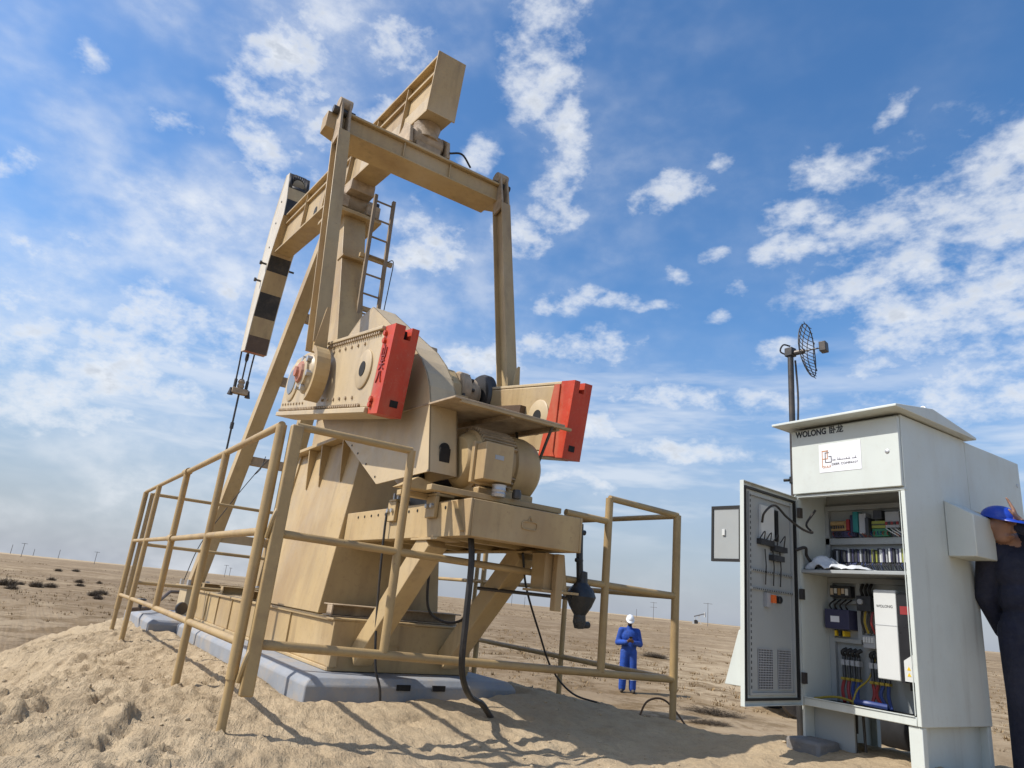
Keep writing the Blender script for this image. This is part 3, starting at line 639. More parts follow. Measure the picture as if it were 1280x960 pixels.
def pump_pitman(s, pt):
    yp = Y0 + s*1.034; pin = Vector(pt(1.02, -.02, yp)); top = Vector((-6.57, yp, 5.55))
    d = (top - pin).normalized(); m = MB()
    # channel-section arm: web and two flanges
    a, b = frame(d, (0, 1, 0))
    p0, p1 = pin + d*.28, top - d*.35
    m.bar(p0 , p1, .20, .016, up=(0, 1, 0)); m.bar(p0 + a*.095, p1 + a*.095, .014, .13, up=(0, 1, 0)); m.bar(p0 - a*.095, p1 - a*.095, .014, .13, up=(0, 1, 0))
    o = m.build('pitman_arm', 'tan_paint', PJ, bevel=.004)
    h = MB()
    for q in (-.045, .045): h.hexa([tuple(top + a*(-.10) - d*.42 + Vector((0,q-.012,0))), tuple(top + a*.10 - d*.42 + Vector((0,q-.012,0))), tuple(top + a*.10 - d*.42 + Vector((0,q+.012,0))), tuple(top - a*.10 - d*.42 + Vector((0,q+.012,0))),
                                    tuple(top - a*.085 + d*.12 + Vector((0,q-.012,0))), tuple(top + a*.085 + d*.12 + Vector((0,q-.012,0))), tuple(top + a*.085 + d*.12 + Vector((0,q+.012,0))), tuple(top - a*.085 + d*.12 + Vector((0,q+.012,0)))])
    h.cyl(top + V(0,-.07,0) + d*.10, top + V(0,.07,0) + d*.10, .085, 20); h.build('top_fork', 'dusty_shade_tan', o)
    MB().cyl(top + V(0,-.12,0), top + V(0,.12,0), .045, 14).build('top_pin', 'dark_steel', o)
    # crank-pin bearing
    h = MB(); h.lathe([(0,-.06),(.165,-.06),(.178,-.04),(.178,.05),(.16,.07),(.13,.08),(.13,.10),(.10,.11),(0,.11)], pin, (0,s,0), 28)
    g = h.build('crank_pin_bearing', 'cream_paint', o)
    MB().lathe([(0,0),(.10,0),(.09,.02),(.05,.03),(.045,.05),(0,.05)], pin + V(0,s*.11,0), (0,s,0), 10).build('bearing_cover', 'rust_red', g)
    h = MB()
    for k in range(6):
        t = R(25 + 60*k); c = pin + a*math.cos(t)*.145 + d*math.sin(t)*.145; h.cyl(c + V(0,s*.06,0), c + V(0,s*.105,0), .028, 6)
    tag(h.build('bearing_bolts', 'galvanised', g), kind='stuff')
    # crescent strap that ties the arm to the bearing
    P = []
    for k in range(13): t = R(-75 + 150*k/12); P.append(pin + Vector((math.cos(t)*.26, 0, math.sin(t)*.26)))
    P.append(pin + Vector((.10, 0, .62)))
    h = MB(); n = len(P)
    Q = [pin + (p-pin)*.80 for p in P[:-1]] + [pin + Vector((.06, 0, .60))]
    for k in range(n-1):
        wa, wb = .06, (.06 if k < n-2 else .012)
        h.hexa([tuple(P[k]+V(0,-wa,0)),tuple(P[k+1]+V(0,-wb,0)),tuple(P[k+1]+V(0,wb,0)),tuple(P[k]+V(0,wa,0)),tuple(Q[k]+V(0,-wa,0)),tuple(Q[k+1]+V(0,-wb,0)),tuple(Q[k+1]+V(0,wb,0)),tuple(Q[k]+V(0,wa,0))])
    h.build('bearing_strap', 'tan_paint', o)
for s in (-1, 1):
    pump_pitman(s, pump_crank(s))

def pump_equalizer():
    m = MB(); x0, x1 = -6.90, -6.52; z0, z1 = 5.32, 5.54
    m.box(x0+.03, x1-.03, Y0-.98, Y0+.98, z0+.002, z1-.03); m.box(x0-.02, x1+.02, Y0-.98, Y0+.98, z1-.029, z1)
    m.box(x0, x1, Y0-.98, Y0+.98, z0-.02, z0)
    for y in (Y0-.30, Y0+.30): m.box(x1-.029, x1+.0, y-.008, y+.008, z0+.001, z1-.03)
    e = m.build('equalizer', 'tan_paint', PJ, bevel=.006)
    for s in (-1, 1):
        q = MB(); q.hexa([(x0+.06,Y0+s*.98,z0-.01),(x1-.06,Y0+s*.98,z0-.01),(x1-.10,Y0+s*1.19,z0+.02),(x0+.10,Y0+s*1.19,z0+.02),
                          (x0+.06,Y0+s*.98,z1-.02),(x1-.06,Y0+s*.98,z1-.02),(x1-.10,Y0+s*1.19,z1-.0),(x0+.10,Y0+s*1.19,z1-.0)])
        q.build('equalizer_end', 'tan_paint', e, bevel=.006)
    b = MB(); b.lathe([(0,-.2),(.12,-.2),(.15,-.17),(.15,.17),(.12,.2),(0,.2)], (-6.70,Y0,5.72), (0,1,0), 20); b.box(-6.86,-6.55,Y0-.16,Y0+.16,5.541,5.64)
    b.lathe([(0,0),(.19,0),(.15,.12),(.17,.22),(0,.24)], (-6.70,Y0,5.74), (0,0,1), 14)
    t = b.build('tail_bearing', 'dusty_shade_tan', PJ, bevel=.008)
    for s in (-1, 1):
        MB().prism([(-6.95,5.55),(-6.5,5.55),(-6.56,5.80),(-6.72,5.93),(-6.88,5.82)], 'y', Y0+s*.22, Y0+s*.27).build('bearing_lug', 'dusty_shade_tan', t, bevel=.01)
    q = MB(); q.tube(bez([(-6.5,Y0+.25,5.62),(-6.47,Y0+.4,5.66),(-6.5,Y0+.55,5.56)],6), .012, 6); q.build('grease_hose', 'rubber', t)
pump_equalizer()

BD = Vector((-.9930, 0, .1185)).normalized(); BN = Vector((-BD.z*-1*-1, 0, 0))
BN = Vector((.1185, 0, .9930)).normalized(); BP = Vector((-6.33, Y0, 5.935))
def bpnt(u, w, y=0.0): return BP + BD*u + BN*w + Vector((0, y, 0))
def pump_beam():
    Lb, D = 6.95, .745; m = MB()
    def blk(mm, u0, u1, w0, w1, y0, y1): mm.hexa([tuple(bpnt(u,w,y)) for (u,w,y) in ((u0,w0,y0),(u1,w0,y0),(u1,w0,y1),(u0,w0,y1),(u0,w1,y0),(u1,w1,y0),(u1,w1,y1),(u0,w1,y1))])
    blk(m, 0.02, Lb, 0, .035, -.165, .165); blk(m, .02, Lb, D-.035, D, -.165, .165); blk(m, .02, Lb, .036, D-.036, -.09, .09)
    b = m.build('walking_beam', 'tan_paint', PJ, bevel=.005)
    for s in (-1, 1):
        q = MB(); blk(q, .02, Lb-.3, D-.20, D-.17, s*.091, s*.135); q.build('web_ledge', 'tan_paint', b)
        q = MB(); blk(q, .02, 2.4, .10, .28, s*.091, s*.12); q.build('doubler_plate', 'cream_paint', b, bevel=.004)
        for u in (.9, 1.9, 2.9, 4.0, 5.2): q = MB(); blk(q, u-.01, u+.01, .036, D-.036, s*.091, s*.15); q.build('web_stiffener', 'tan_paint', b)
        for u in (1.55, 4.6): q = MB(); q.lathe([(0,0),(.09,0),(.09,.004),(0,.004)], bpnt(u,.20,s*.121 if u < 2 else s*.091), (0,s,0), 16); q.build('web_hole', 'hole_dark', b)
    q = MB(); blk(q, 0, .019, -.02, D+.015, -.185, .185); q.build('end_plate', 'tan_paint', b, bevel=.004)
pump_beam()

def samson_post():
    top = V(-9.05, Y0, 5.70)
    m = MB(); m.bar(V(-7.80,Y0,2.0), top, .33, .34, up=(1,0,0)); rp = m.build('rear_post', 'tan_paint', PJ, bevel=.006)
    for s in (-1, 1):
        f = V(-11.85, Y0+s*.50, .42); t = V(-9.30, Y0+s*.17, 5.72); l = MB()
        d = (t-f).normalized(); a, b = frame(d, (0, 1, 0))
        l.bar(f, t, .20, .20, up=(0, 1, 0)); l.build('front_leg', 'tan_paint', PJ, bevel=.006)
        q = MB(); q.box(-12.15, -11.58, Y0+s*.50-.14, Y0+s*.50+.14, -.002, .40); pd = q.build('leg_pedestal', 'cream_paint', PJ, bevel=.006)
        MB().box(-12.25, -11.5, Y0+s*.50-.2, Y0+s*.50+.2, .401, .42).build('foot_plate', 'tan_paint', pd)
        k = MB()
        for dx in (-.32, .27): k.cyl((-11.87+dx, Y0+s*.50-.13, .42), (-11.87+dx, Y0+s*.50-.13, .50), .03, 6); k.cyl((-11.87+dx, Y0+s*.50+.13, .42), (-11.87+dx, Y0+s*.50+.13, .50), .03, 6)
        tag(k.build('foot_bolts', 'galvanised', pd), kind='stuff')
    for z in (4.39, 3.47, 2.30, 1.15):
        t = (z-.42)/(5.72-.42); x = -11.85 + t*2.55; h = .50 - .33*t
        MB().bar((x, Y0-h+.1, z), (x, Y0+h-.1, z), .11, .13).build('cross_brace', 'dusty_shade_tan' if z > 2 else 'tan_paint', PJ, bevel=.004)
    m = MB(); m.box(-9.45, -8.75, Y0-.36, Y0+.36, 5.68, 5.73); m.box(-9.35, -8.85, Y0-.26, Y0+.26, 5.731, 5.80); h = m.build('post_cap', 'tan_paint', PJ, bevel=.006)
    m = MB(); m.cyl((-9.08,Y0-.34,5.98),(-9.08,Y0+.34,5.98),.16,24); m.box(-9.33,-8.83,Y0-.34,Y0-.14,5.801,5.98); m.box(-9.33,-8.83,Y0+.14,Y0+.34,5.801,5.98); m.box(-9.4,-8.75,Y0-.18,Y0+.18,6.06,6.235)
    m.build('centre_bearing', 'dusty_shade_tan', PJ, bevel=.008)
    b = MB()
    for x in (-9.28, -8.88):
        for y in (-.30, .30): b.cyl((x,Y0+y,5.73),(x,Y0+y,6.05),.03,6)
    tag(b.build('bearing_bolts', 'dark_steel', h), kind='stuff')
    # ladder on the rear side
    lx, ya, yb = -8.42, 2.80, 3.075
    ld = MB(); ld.bar((lx+.18,ya,2.1),(lx-.02,ya,5.92),.045,.05); ladder = ld.build('ladder', 'ladder_paint', PJ)
    MB().bar((lx+.18,yb,2.1),(lx-.02,yb,5.92),.045,.05).build('side_rail', 'ladder_paint', ladder)
    for k in range(13):
        z = 2.35 + k*.29; x = lx + .18 - .2*(z-2.1)/3.82
        MB().cyl((x,ya,z),(x,yb,z),.014,8).build('rung', 'ladder_paint', ladder)
    for z in (4.18, 4.95):
        x = lx + .18 - .2*(z-2.1)/3.82
        h = MB(); h.bar((x-.05,Y0+.02,z),(x-.05,yb+.12,z),.05,.06); h.build('ladder_bracket', 'tan_paint', ladder)
    MB().tube(bez([(-8.40,3.10,4.95),(-8.36,3.18,4.97),(-8.35,3.17,4.6),(-8.32,3.14,4.1),(-8.28,3.12,3.3)],5), .007, 6).build('safety_cable', 'rope', ladder)
    p = MB(); p.box(-8.75,-8.52,Y0-.18,Y0+.18,4.90,4.93); p.build('service_step', 'tan_paint', PJ)
samson_post()

def horsehead():
    yl, yr = 2.475, 2.905
    fr = [(-13.22,8.55),(-13.42,8.20),(-13.62,7.75),(-13.76,7.2),(-13.85,6.6),(-13.89,6.0),(-13.90,5.4),(-13.88,4.84)]
    re = [(-13.62,4.80),(-13.585,5.12),(-13.53,5.50),(-13.41,5.98),(-13.28,6.40),(-13.18,6.70),(-12.78,7.42),(-12.80,7.80),(-12.92,8.12),(-13.06,8.52)]
    P = fr + re; t = .012
    m = MB()
    m.prism(P, 'y', yl, yl+t); m.prism(P, 'y', yr-t, yr)
    hh = m.build('horsehead', 'pale_paint', PJ)
    f = MB()
    for (a, b) in zip(fr[:-1], fr[1:]): f.hexa([(a[0],yl,a[1]),(b[0],yl,b[1]),(b[0],yr,b[1]),(a[0],yr,a[1]),(a[0]-.03,yl-.012,a[1]),(b[0]-.03,yl-.012,b[1]),(b[0]-.03,yr+.012,b[1]),(a[0]-.03,yr+.012,a[1])])
    f.build('arc_plate', 'pale_paint', hh, smooth=40)
    cols = ['brown_paint', 'dusty_shade_tan', 'black_paint', 'tan_paint', 'black_paint', None, 'black_paint', 'tan_paint', None]
    bands = [(re[0],re[1],'brown_paint'),(re[1],re[2],'tan_paint'),(re[2],re[3],'black_paint'),(re[3],re[4],'tan_paint'),(re[4],re[5],'black_paint'),(re[5],re[6],'tan_paint'),(re[6],re[7],'black_paint'),(re[7],re[8],'tan_paint')]
    for a, b, c in bands:
        q = MB(); q.hexa([(a[0]-.012,yl+t+.001,a[1]),(b[0]-.012,yl+t+.001,b[1]),(b[0]-.012,yr-t-.001,b[1]),(a[0]-.012,yr-t-.001,a[1]),(a[0],yl+t+.001,a[1]),(b[0],yl+t+.001,b[1]),(b[0],yr-t-.001,b[1]),(a[0],yr-t-.001,a[1])])
        q.build('back_band', c, hh)
    # top back plate with a half-round opening
    a, b = re[8], re[9]; pl = []
    yc = (yl+yr)/2; n = 10
    q = MB(); outer = [(yl+t,0),(yr-t,0),(yr-t,1),(yl+t,1)]
    def p3(y, s_): return (a[0]+(b[0]-a[0])*s_, y, a[1]+(b[1]-a[1])*s_)
    arcp = [(yc+.13*math.cos(R(180-180*k/n)), .22+.5*math.sin(R(180-180*k/n))) for k in range(n+1)]
    for k in range(n):
        y0_, s0 = arcp[k]; y1_, s1 = arcp[k+1]; q.add([p3(y0_,s0),p3(y1_,s1),p3(y1_,1),p3(y0_,1)], [(0,1,2,3)])
    q.add([p3(yl+t,0),p3(arcp[0][0],0),p3(arcp[0][0],1),p3(yl+t,1)], [(0,1,2,3)]); q.add([p3(arcp[-1][0],0),p3(yr-t,0),p3(yr-t,1),p3(arcp[-1][0],1)], [(0,1,2,3)])
    q.add([p3(arcp[0][0],0),p3(arcp[-1][0],0),p3(arcp[-1][0],.22),p3(arcp[0][0],.22)], [(0,1,2,3)])
    o = q.build('top_plate', 'black_paint', hh); sm = o.modifiers.new('solid', 'SOLIDIFY'); sm.thickness = .012
    q = MB(); q.hexa([(-13.62,yl+t,4.80),(-13.87,yl+t,4.84),(-13.87,yr-t,4.84),(-13.62,yr-t,4.80),(-13.62,yl+t,4.812),(-13.87,yl+t,4.852),(-13.87,yr-t,4.852),(-13.62,yr-t,4.812)])
    q.build('bottom_plate', 'rust_red', hh)
    for (x, z) in ((-13.35,6.55),(-13.55,6.25)):
        h = MB(); h.cyl((x,yl-.12,z),(x,yr+.12 if z > 6.3 else yl+.02,z),.022,8); h.cyl((x,yl-.13,z),(x,yl-.09,z),.04,6); h.build('lock_pin', 'dark_steel', hh)
    b = MB()
    for (x, z) in ((-13.2,7.9),(-13.3,7.45),(-13.42,6.95)): b.cyl((x,yl-.012,z),(x,yl,z),.02,8)
    tag(b.build('side_bolts', 'dark_steel', hh), kind='stuff')
    # bridle, carrier bar and rod
    xr, yc = -13.93, 2.61; br = []
    for k, dy in enumerate((-.115, 0, .115)):
        c = MB(); c.tube([(xr,yc+dy*1.12,5.0),(xr,yc+dy,4.55),(xr,yc+dy*.95,4.10)], .016, 8); c.cyl((xr,yc+dy*.95,4.10),(xr,yc+dy*.95,4.28),.03,10)
        if k == 1: c.lathe([(.016,0),(.035,.05),(.035,.15),(.016,.2)], (xr,yc,4.66), (0,0,1), 10)
        c.build('bridle_cable', 'rope', PJ)
    c = MB(); c.box(xr-.07,xr+.07,yc-.15,yc+.15,3.99,4.10); c.lathe([(0,0),(.05,0),(.07,.06),(.05,.10),(.07,.14),(.04,.2),(0,.2)], (xr,yc,4.10), (0,0,1), 12)
    cb_ = c.build('carrier_bar', 'dusty_shade_tan', PJ, bevel=.01)
    for s in (-1, 1): MB().lathe([(0,0),(.055,.0),(.03,.10),(.025,.14),(0,.14)], (xr,yc+s*.165,3.95), (0,0,1), 10).build('cable_socket', 'dark_steel', cb_)
    MB().tube([(xr,yc,4.0),(xr,yc,.9)], .019, 8).build('polished_rod', 'dark_steel', PJ)
    MB().cyl((xr,yc,3.3),(xr,yc,3.42),.035,10).build('rod_clamp', 'dark_steel', PJ)
horsehead()

# ------------------------------------------------------------------ wellhead
def wellhead():
    xr, yc = -13.93, 2.61; g0 = gz(xr, yc)
    t = thing('wellhead', (xr, yc, g0), 'dark wellhead with pressure gauge and elbow pipe beyond the striped horsehead', 'wellhead')
    m = MB(); m.lathe([(.16,0),(.16,.12),(.24,.13),(.24,.19),(.12,.2),(.12,.45),(.2,.46),(.2,.52),(.10,.53),(.10,.85),(.06,.87),(.05,1.0),(0,1.0)], (xr,yc,g0-.02), (0,0,1), 18); m.build('spool', 'dark_steel', t)
    m = MB(); m.tube([(xr,yc,g0+.42),(xr+.6,yc-.5,g0+.42),(-11.6,1.62,.06),(-11.1,1.32,.05),(-11.06,1.29,-.0),(-11.06,1.29,-.3)], .028, 10); m.build('flow_line', 'brown_paint', t)
    m = MB(); m.lathe([(0,0),(.075,0),(.085,.012),(.085,.04),(.075,.05),(0,.05)], (-10.97,1.92,.12), (1,.25,0), 20); m.cyl((-10.99,1.91,-.01),(-10.99,1.91,.06),.018,8); m.build('pressure_gauge', 'dark_steel', t)
    m = MB(); m.cyl((-11.3,1.45,.05),(-11.3,1.45,.17),.025,8); m.lathe([(.06,0),(.07,.012),(.06,.024)], (-11.3,1.45,.17), (0,0,1), 14); m.build('valve', 'dark_steel', t)
wellhead()

# ------------------------------------------------------------------ pipe railings
def post(t, x, y, z1, z0=None, r=.036, mt='tan_pipe', rb=None):
    zb = gz(x, y) - .12 if z0 is None else z0
    r *= .84
    m = MB()
    if z0 is None and rb: m.cyl((x,y,zb),(x,y,.10),rb,12); m.cyl((x,y,.08),(x,y,z1),r,14)
    else: m.cyl((x,y,zb),(x,y,z1),r,14)
    return m.build('post', mt, t)
def rail(t, p, q, r=.027, mt='tan_pipe'): return MB().tube([p, (Vector(p)+Vector(q))/2, q], r*.84, 12).build('rail', mt, t)
def railings():
    ya = 1.085
    t = thing('pipe_railing', (-7, ya, -.2), 'tan pipe railing along the lit left side of the pump, running towards the wellhead', 'railing')
    xs = [-4.27, -5.76, -7.43, -9.27, -10.45]
    post(t, xs[0], ya, 1.53, r=.038, rb=.026); post(t, xs[1], ya, 1.53, r=.034); post(t, xs[2], ya, 1.56, .25, r=.036); post(t, xs[3], ya, 1.56, r=.034); post(t, xs[4], ya, 1.565, r=.038, rb=.026)
    for z0, z1 in ((1.53,1.57),(.885,.93),(.275,.255)): rail(t, (xs[0],ya,z0), (xs[2]-.05,ya,(z0*1.9+z1*1.1)/3), .029); rail(t, (xs[2]-.04,ya,(z0*1.9+z1*1.1)/3+.004), (xs[4],ya,z1), .026)
    for z in (1.545, .905): MB().cyl((xs[2]+.07,ya,z),(xs[2]-.13,ya,z+.003),.036,12).build('sleeve', 'tan_pipe', t)
    xf = -4.235
    f = thing('pipe_railing', (xf, 2.6, -.2), 'tan pipe railing with open gap across the motor end of the pump, nearest the camera', 'railing')
    yA = 1.165
    m = MB(); m.bar((xf+.02,yA,.0),(xf+.02,yA,1.535),.055,.075,up=(0,1,0)); m.build('post', 'tan_pipe', f, bevel=.01)
    post(f, xf, 1.955, 1.535, .26, r=.033); post(f, xf, 3.735, 1.50, .20, r=.037); post(f, xf-.0, 4.51, 1.475, r=.04, rb=.028)
    rail(f, (xf,yA,1.535),(xf,1.955,1.535),.029); rail(f, (xf+.0,yA,.885),(xf,3.07,.85),.029); rail(f, (xf,yA,.27),(xf,4.51,.165),.033)
    rail(f, (xf,3.735,1.50),(xf,4.51,1.475),.031); rail(f, (xf,3.33,.835),(xf,4.51,.81),.031); rail(f, (xf,3.30,1.325),(xf,3.735,1.315),.031)
    for z in (.95, .17):
        h = MB(); h.tube(bez([(xf+.0,1.115,z-.10),(xf+.035,1.12,z),(xf+.03,1.14,z+.07),(xf+.02,1.165,z+.09)],5), .014, 8); h.build('hinge_hook', 'tan_pipe', f)
    b = thing('pipe_railing', (-7.3, 4.51, -.2), 'tan pipe railing along the far right side of the pump, seen behind the platform', 'railing')
    xe = -10.4
    post(b, -5.70, 4.51, .84, r=.03); post(b, -7.28, 4.51, 1.52, r=.036); post(b, -7.44, 4.51, 1.52, .15, r=.03); post(b, xe, 4.51, 1.54, r=.038)
    for z0, z1 in ((1.47,1.54),(.805,.86),(.165,.21)):
        rail(b, (xf-.03,4.51,z0),(-7.25,4.51,z0+(z1-z0)*.5),.028); rail(b, (-7.25,4.51,z0+(z1-z0)*.5+.003),(xe,4.51,z1),.026)
    c = thing('pipe_railing', (-10.4, 2.8, -.2), 'tan pipe railing across the far wellhead end of the pump', 'railing')
    post(c, -10.42, 1.16, 1.56, .25, r=.03); post(c, -10.42, 4.44, 1.54, .21, r=.03); post(c, -10.42, 2.9, 1.55, r=.034)
    for z in (1.55, .90, .42): rail(c, (-10.42,1.17,z),(-10.42,4.43,z-.02),.026)
railings()

# ------------------------------------------------------------------ cables on the pump
def cable(name, label, pts, r, mt='rubber', cat='cable'):
    m = MB(); m.tube(bez(pts, 10), r, 8); return tag(m.build(name, mt, None, org=pts[-1]), label, cat)
def g(x, y, dz=0.0): return (x, y, gz(x, y)+dz)
cable('power_cable', 'thick black cable hanging from under the motor platform down to the sand', [(-4.05,2.37,1.06),(-4.0,2.375,.85),(-4.0,2.38,.5),(-4.05,2.42,.2),(-4.25,2.62,.02),(-4.45,2.85,-.06),g(-4.55,3.0,.0),g(-4.62,3.08,-.06)], .021)
cable('control_cable', 'thin black cable down the left side of the platform to the foundation edge', [(-5.07,2.23,1.255),(-5.06,2.20,1.18),(-5.05,2.21,.8),(-5.05,2.24,.4),(-5.02,2.27,.1),(-5.0,2.32,-.05),g(-5.0,2.34,-.03)], .009)
cable('control_cable', 'thin dark cable looping below the platform between the two struts', [(-4.95,2.62,1.01),(-5.0,2.60,.8),(-5.05,2.66,.52),(-5.1,2.85,.43),(-5.1,3.0,.46),(-5.1,3.1,.58)], .011)
cable('ground_cable', 'thin dark cable from the hanging bracket across the mound edge', [(-4.30,2.98,.98),(-4.6,3.25,.75),(-5.0,3.7,.42),(-5.3,4.1,.1),g(-5.4,4.45,.03),g(-5.1,4.62,.02),g(-4.6,4.6,.02),g(-4.3,4.75,.02)], .009)
cable('ground_cable', 'thin dark cable arching out of the sand at the corner railing post', [g(-4.45,4.35,-.03),(-4.4,4.40,gz(-4.4,4.4)+.12),(-4.32,4.52,gz(-4.3,4.5)+.16),(-4.2,4.64,gz(-4.2,4.64)+.08),g(-4.15,4.7,-.03)], .008, 'brown_paint')
cable('guy_wire', 'thin wire coiled and hanging from the front leg brace', [(-10.6,2.55,2.35),(-10.55,2.50,2.15),(-10.5,2.42,2.05),(-10.45,2.50,2.2),(-10.5,2.58,2.3),(-10.5,2.45,2.1),(-10.6,2.2,1.6),(-10.75,1.95,1.0),(-10.8,1.85,.5)], .006)

# ------------------------------------------------------------------ control cabinet
XL, XR, YF, YB, ZB, ZT = -3.085, -2.292, 4.5, 5.36, .165, 2.05
CB = thing('control_cabinet', (-2.7, 4.95, -.05), 'grey steel electrical control cabinet standing open with WOLONG lettering', 'control cabinet')
def cabinet():
    t = .018; gm, gi = 'cabinet_grey', 'cabinet_inner'
    MB().box(XR-t, XR, YF, YB, ZB, ZT).build('right_wall', gm, CB, bevel=.004)
    MB().box(XL, XL+t, YF, YB, ZB, ZT).build('left_wall', gm, CB, bevel=.004)
    MB().box(XL+t+.001, XR-t-.001, YB-t, YB, ZB, ZT-.001).build('back_wall', gm, CB)
    MB().box(XL+t+.001, XR-t-.001, YF+.001, YB-t-.001, ZB+.001, ZB+t).build('floor_plate', gm, CB)
    MB().box(XL+t+.001, XR-t-.001, YF+.001, YB-t-.001, ZT-t, ZT-.002).build('ceiling_plate', gm, CB)
    # front frame
    for (a, b, c, d, nm) in ((XL-.001,XL+.032,ZB+.002,1.545,'jamb'),(XR-.026,XR+.001,ZB+.002,1.545,'jamb'),(XL+.033,XR-.027,ZB+.002,ZB+.05,'sill'),(XL-.001,XR+.001,1.522+.024,1.566,'lintel')):
        MB().box(a, b, YF-.012, YF+.03, c, d).build(nm, gm, CB, bevel=.004)
    for x in (XL+.036, XR-.032): MB().box(x, x+.004, YF-.020, YF-.0125, ZB+.06, 1.54).build('seal_lip', gm, CB)
    MB().box(XL+.036, XR-.036, YF-.02, YF-.0125, ZB+.052, ZB+.057).build('seal_lip', gm, CB)
    MB().box(XL+t+.001, XR-t-.001, YF+.005, YB-t-.001, 1.022, 1.045).build('shelf', gi, CB, bevel=.003)
    MB().box(XL+t+.001, XR-t-.001, 4.86, 4.87, ZB+t+.001, ZT-t-.001).build('mounting_plate', gi, CB)
    # upper front panel
    u = MB(); u.box(XL+.004, XR-.004, YF-.03, YF-.002, 1.57, 2.035); up = u.build('upper_panel', gm, CB, bevel=.005)
    q = MB(); q.lathe([(0,0),(.014,0),(.014,.004),(.010,.006),(0,.006)], (-2.375,YF-.03,1.805), (0,-1,0), 16); q.build('lock', 'galvanised', up)
    MB().box(-2.860, -2.552, YF-.0325, YF-.0302, 1.707, 1.908).build('sticker', 'sticker_white', up)
    ys = YF-.0345; X_, Z_ = (1,0,0), (0,0,1)
    text_obj('lettering', 'WOLONG', .062, (-3.045, YF-.0315, 1.985), X_, Z_, 'letter_black', up, .0006, 0, 'LEFT', .245, .0022)
    text_obj('lettering', '\u5367\u9f99', .060, (-2.775, YF-.0315, 1.985), X_, Z_, 'letter_black', up, .0006, 0, 'LEFT', .105, .0012)
    lg = MB()
    for (a, b, c, d) in ((-2.838,-2.834,1.745,1.86),(-2.838,-2.79,1.856,1.862),(-2.80,-2.795,1.80,1.862),(-2.834,-2.80,1.80,1.805)): lg.box(a, b, ys, ys+.0015, c, d)
    lg.build('logo_mark', 'letter_orange', up)
    lg = MB()
    for (a, b, c, d) in ((-2.815,-2.811,1.775,1.848),(-2.811,-2.785,1.844,1.848),(-2.811,-2.766,1.775,1.779),(-2.770,-2.766,1.779,1.815),(-2.788,-2.766,1.815,1.819)): lg.box(a, b, ys-.001, ys+.0015, c, d)
    lg.build('logo_mark', 'letter_grey', up)
    text_obj('sticker_text', 'GULF', .022, (-2.838, ys, 1.738), X_, Z_, 'letter_orange', up, .0004, 0, 'LEFT', .066)
    text_obj('sticker_text', 'DEER COMPANY', .022, (-2.765, ys, 1.752), X_, Z_, 'letter_grey', up, .0004, 0, 'LEFT', .19)
    ar = MB(); rr = random.Random(3); x = -2.76
    while x < -2.575:
        w = rr.uniform(.006,.018); ar.box(x, x+w, ys, ys+.001, 1.786, 1.790)
        if rr.random() < .6: ar.box(x+w*.4, x+w*.4+.003, ys, ys+.001, 1.7901, 1.790+rr.uniform(.006,.014))
        x += w + (.002 if rr.random() < .7 else .012)
    ar.build('sticker_text', 'letter_grey', up)
    # roof: shallow gable with overhang
    prof = [(4.345,2.062),(4.345,2.08),(4.82,2.152),(5.42,2.075),(5.42,2.057)]
    r = MB(); r.prism(prof, 'x', XL-.075, XR+.06); rf = r.build('roof', gm, CB, bevel=.004)
    for x in (XL+.12, XR-.02):
        e = MB(); e.tube([(x+.022*math.cos(R(a)), 4.85, 2.165+.022*math.sin(R(a))) for a in range(-30, 211, 20)], .006, 8); e.build('lifting_eye', 'galvanised', rf)
    # side vent hood, rear upper door left open
    h = MB(); h.prism([(XR+.001,1.19),(XR+.175,1.19),(XR+.175,1.46),(XR+.001,1.56)], 'y', 4.98, 5.26); h.build('vent_hood', gm, CB, bevel=.006)
    d = MB(); d.box(XR-.026, XR-.004, 5.37, 6.24, 1.55, 2.045); rd = d.build('rear_door', gm, CB, bevel=.005)
    MB().lathe([(0,0),(.014,0),(.014,.004),(0,.005)], (XR-.004,6.18,1.86), (1,0,0), 16).build('lock', 'galvanised', rd)
    # plinth legs
    for (x0, x1, y0, y1) in ((XR-.085,XR-.006,YF+.0,YF+.05),(XR-.085,XR-.006,YB-.06,YB-.01),(XL+.0,XL+.06,YB-.06,YB-.01)):
        MB().box(x0, x1, y0, y1, -.25, ZB-.001).build('leg', gm, CB, bevel=.004)
    MB().box(XR-.07, XR-.055, YF+.051, YB-.061, -.25, ZB-.001).build('plinth_side', gm, CB)
    MB().box(XL+.02, XL+.30, YF+.12, YF+.135, -.25, ZB-.001).build('plinth_front', 'cabinet_inner', CB)
    MB().box(XL+.0, XL+.018, YF+.02, YB-.061, -.25, ZB-.001).build('plinth_side', gm, CB)
cabinet()
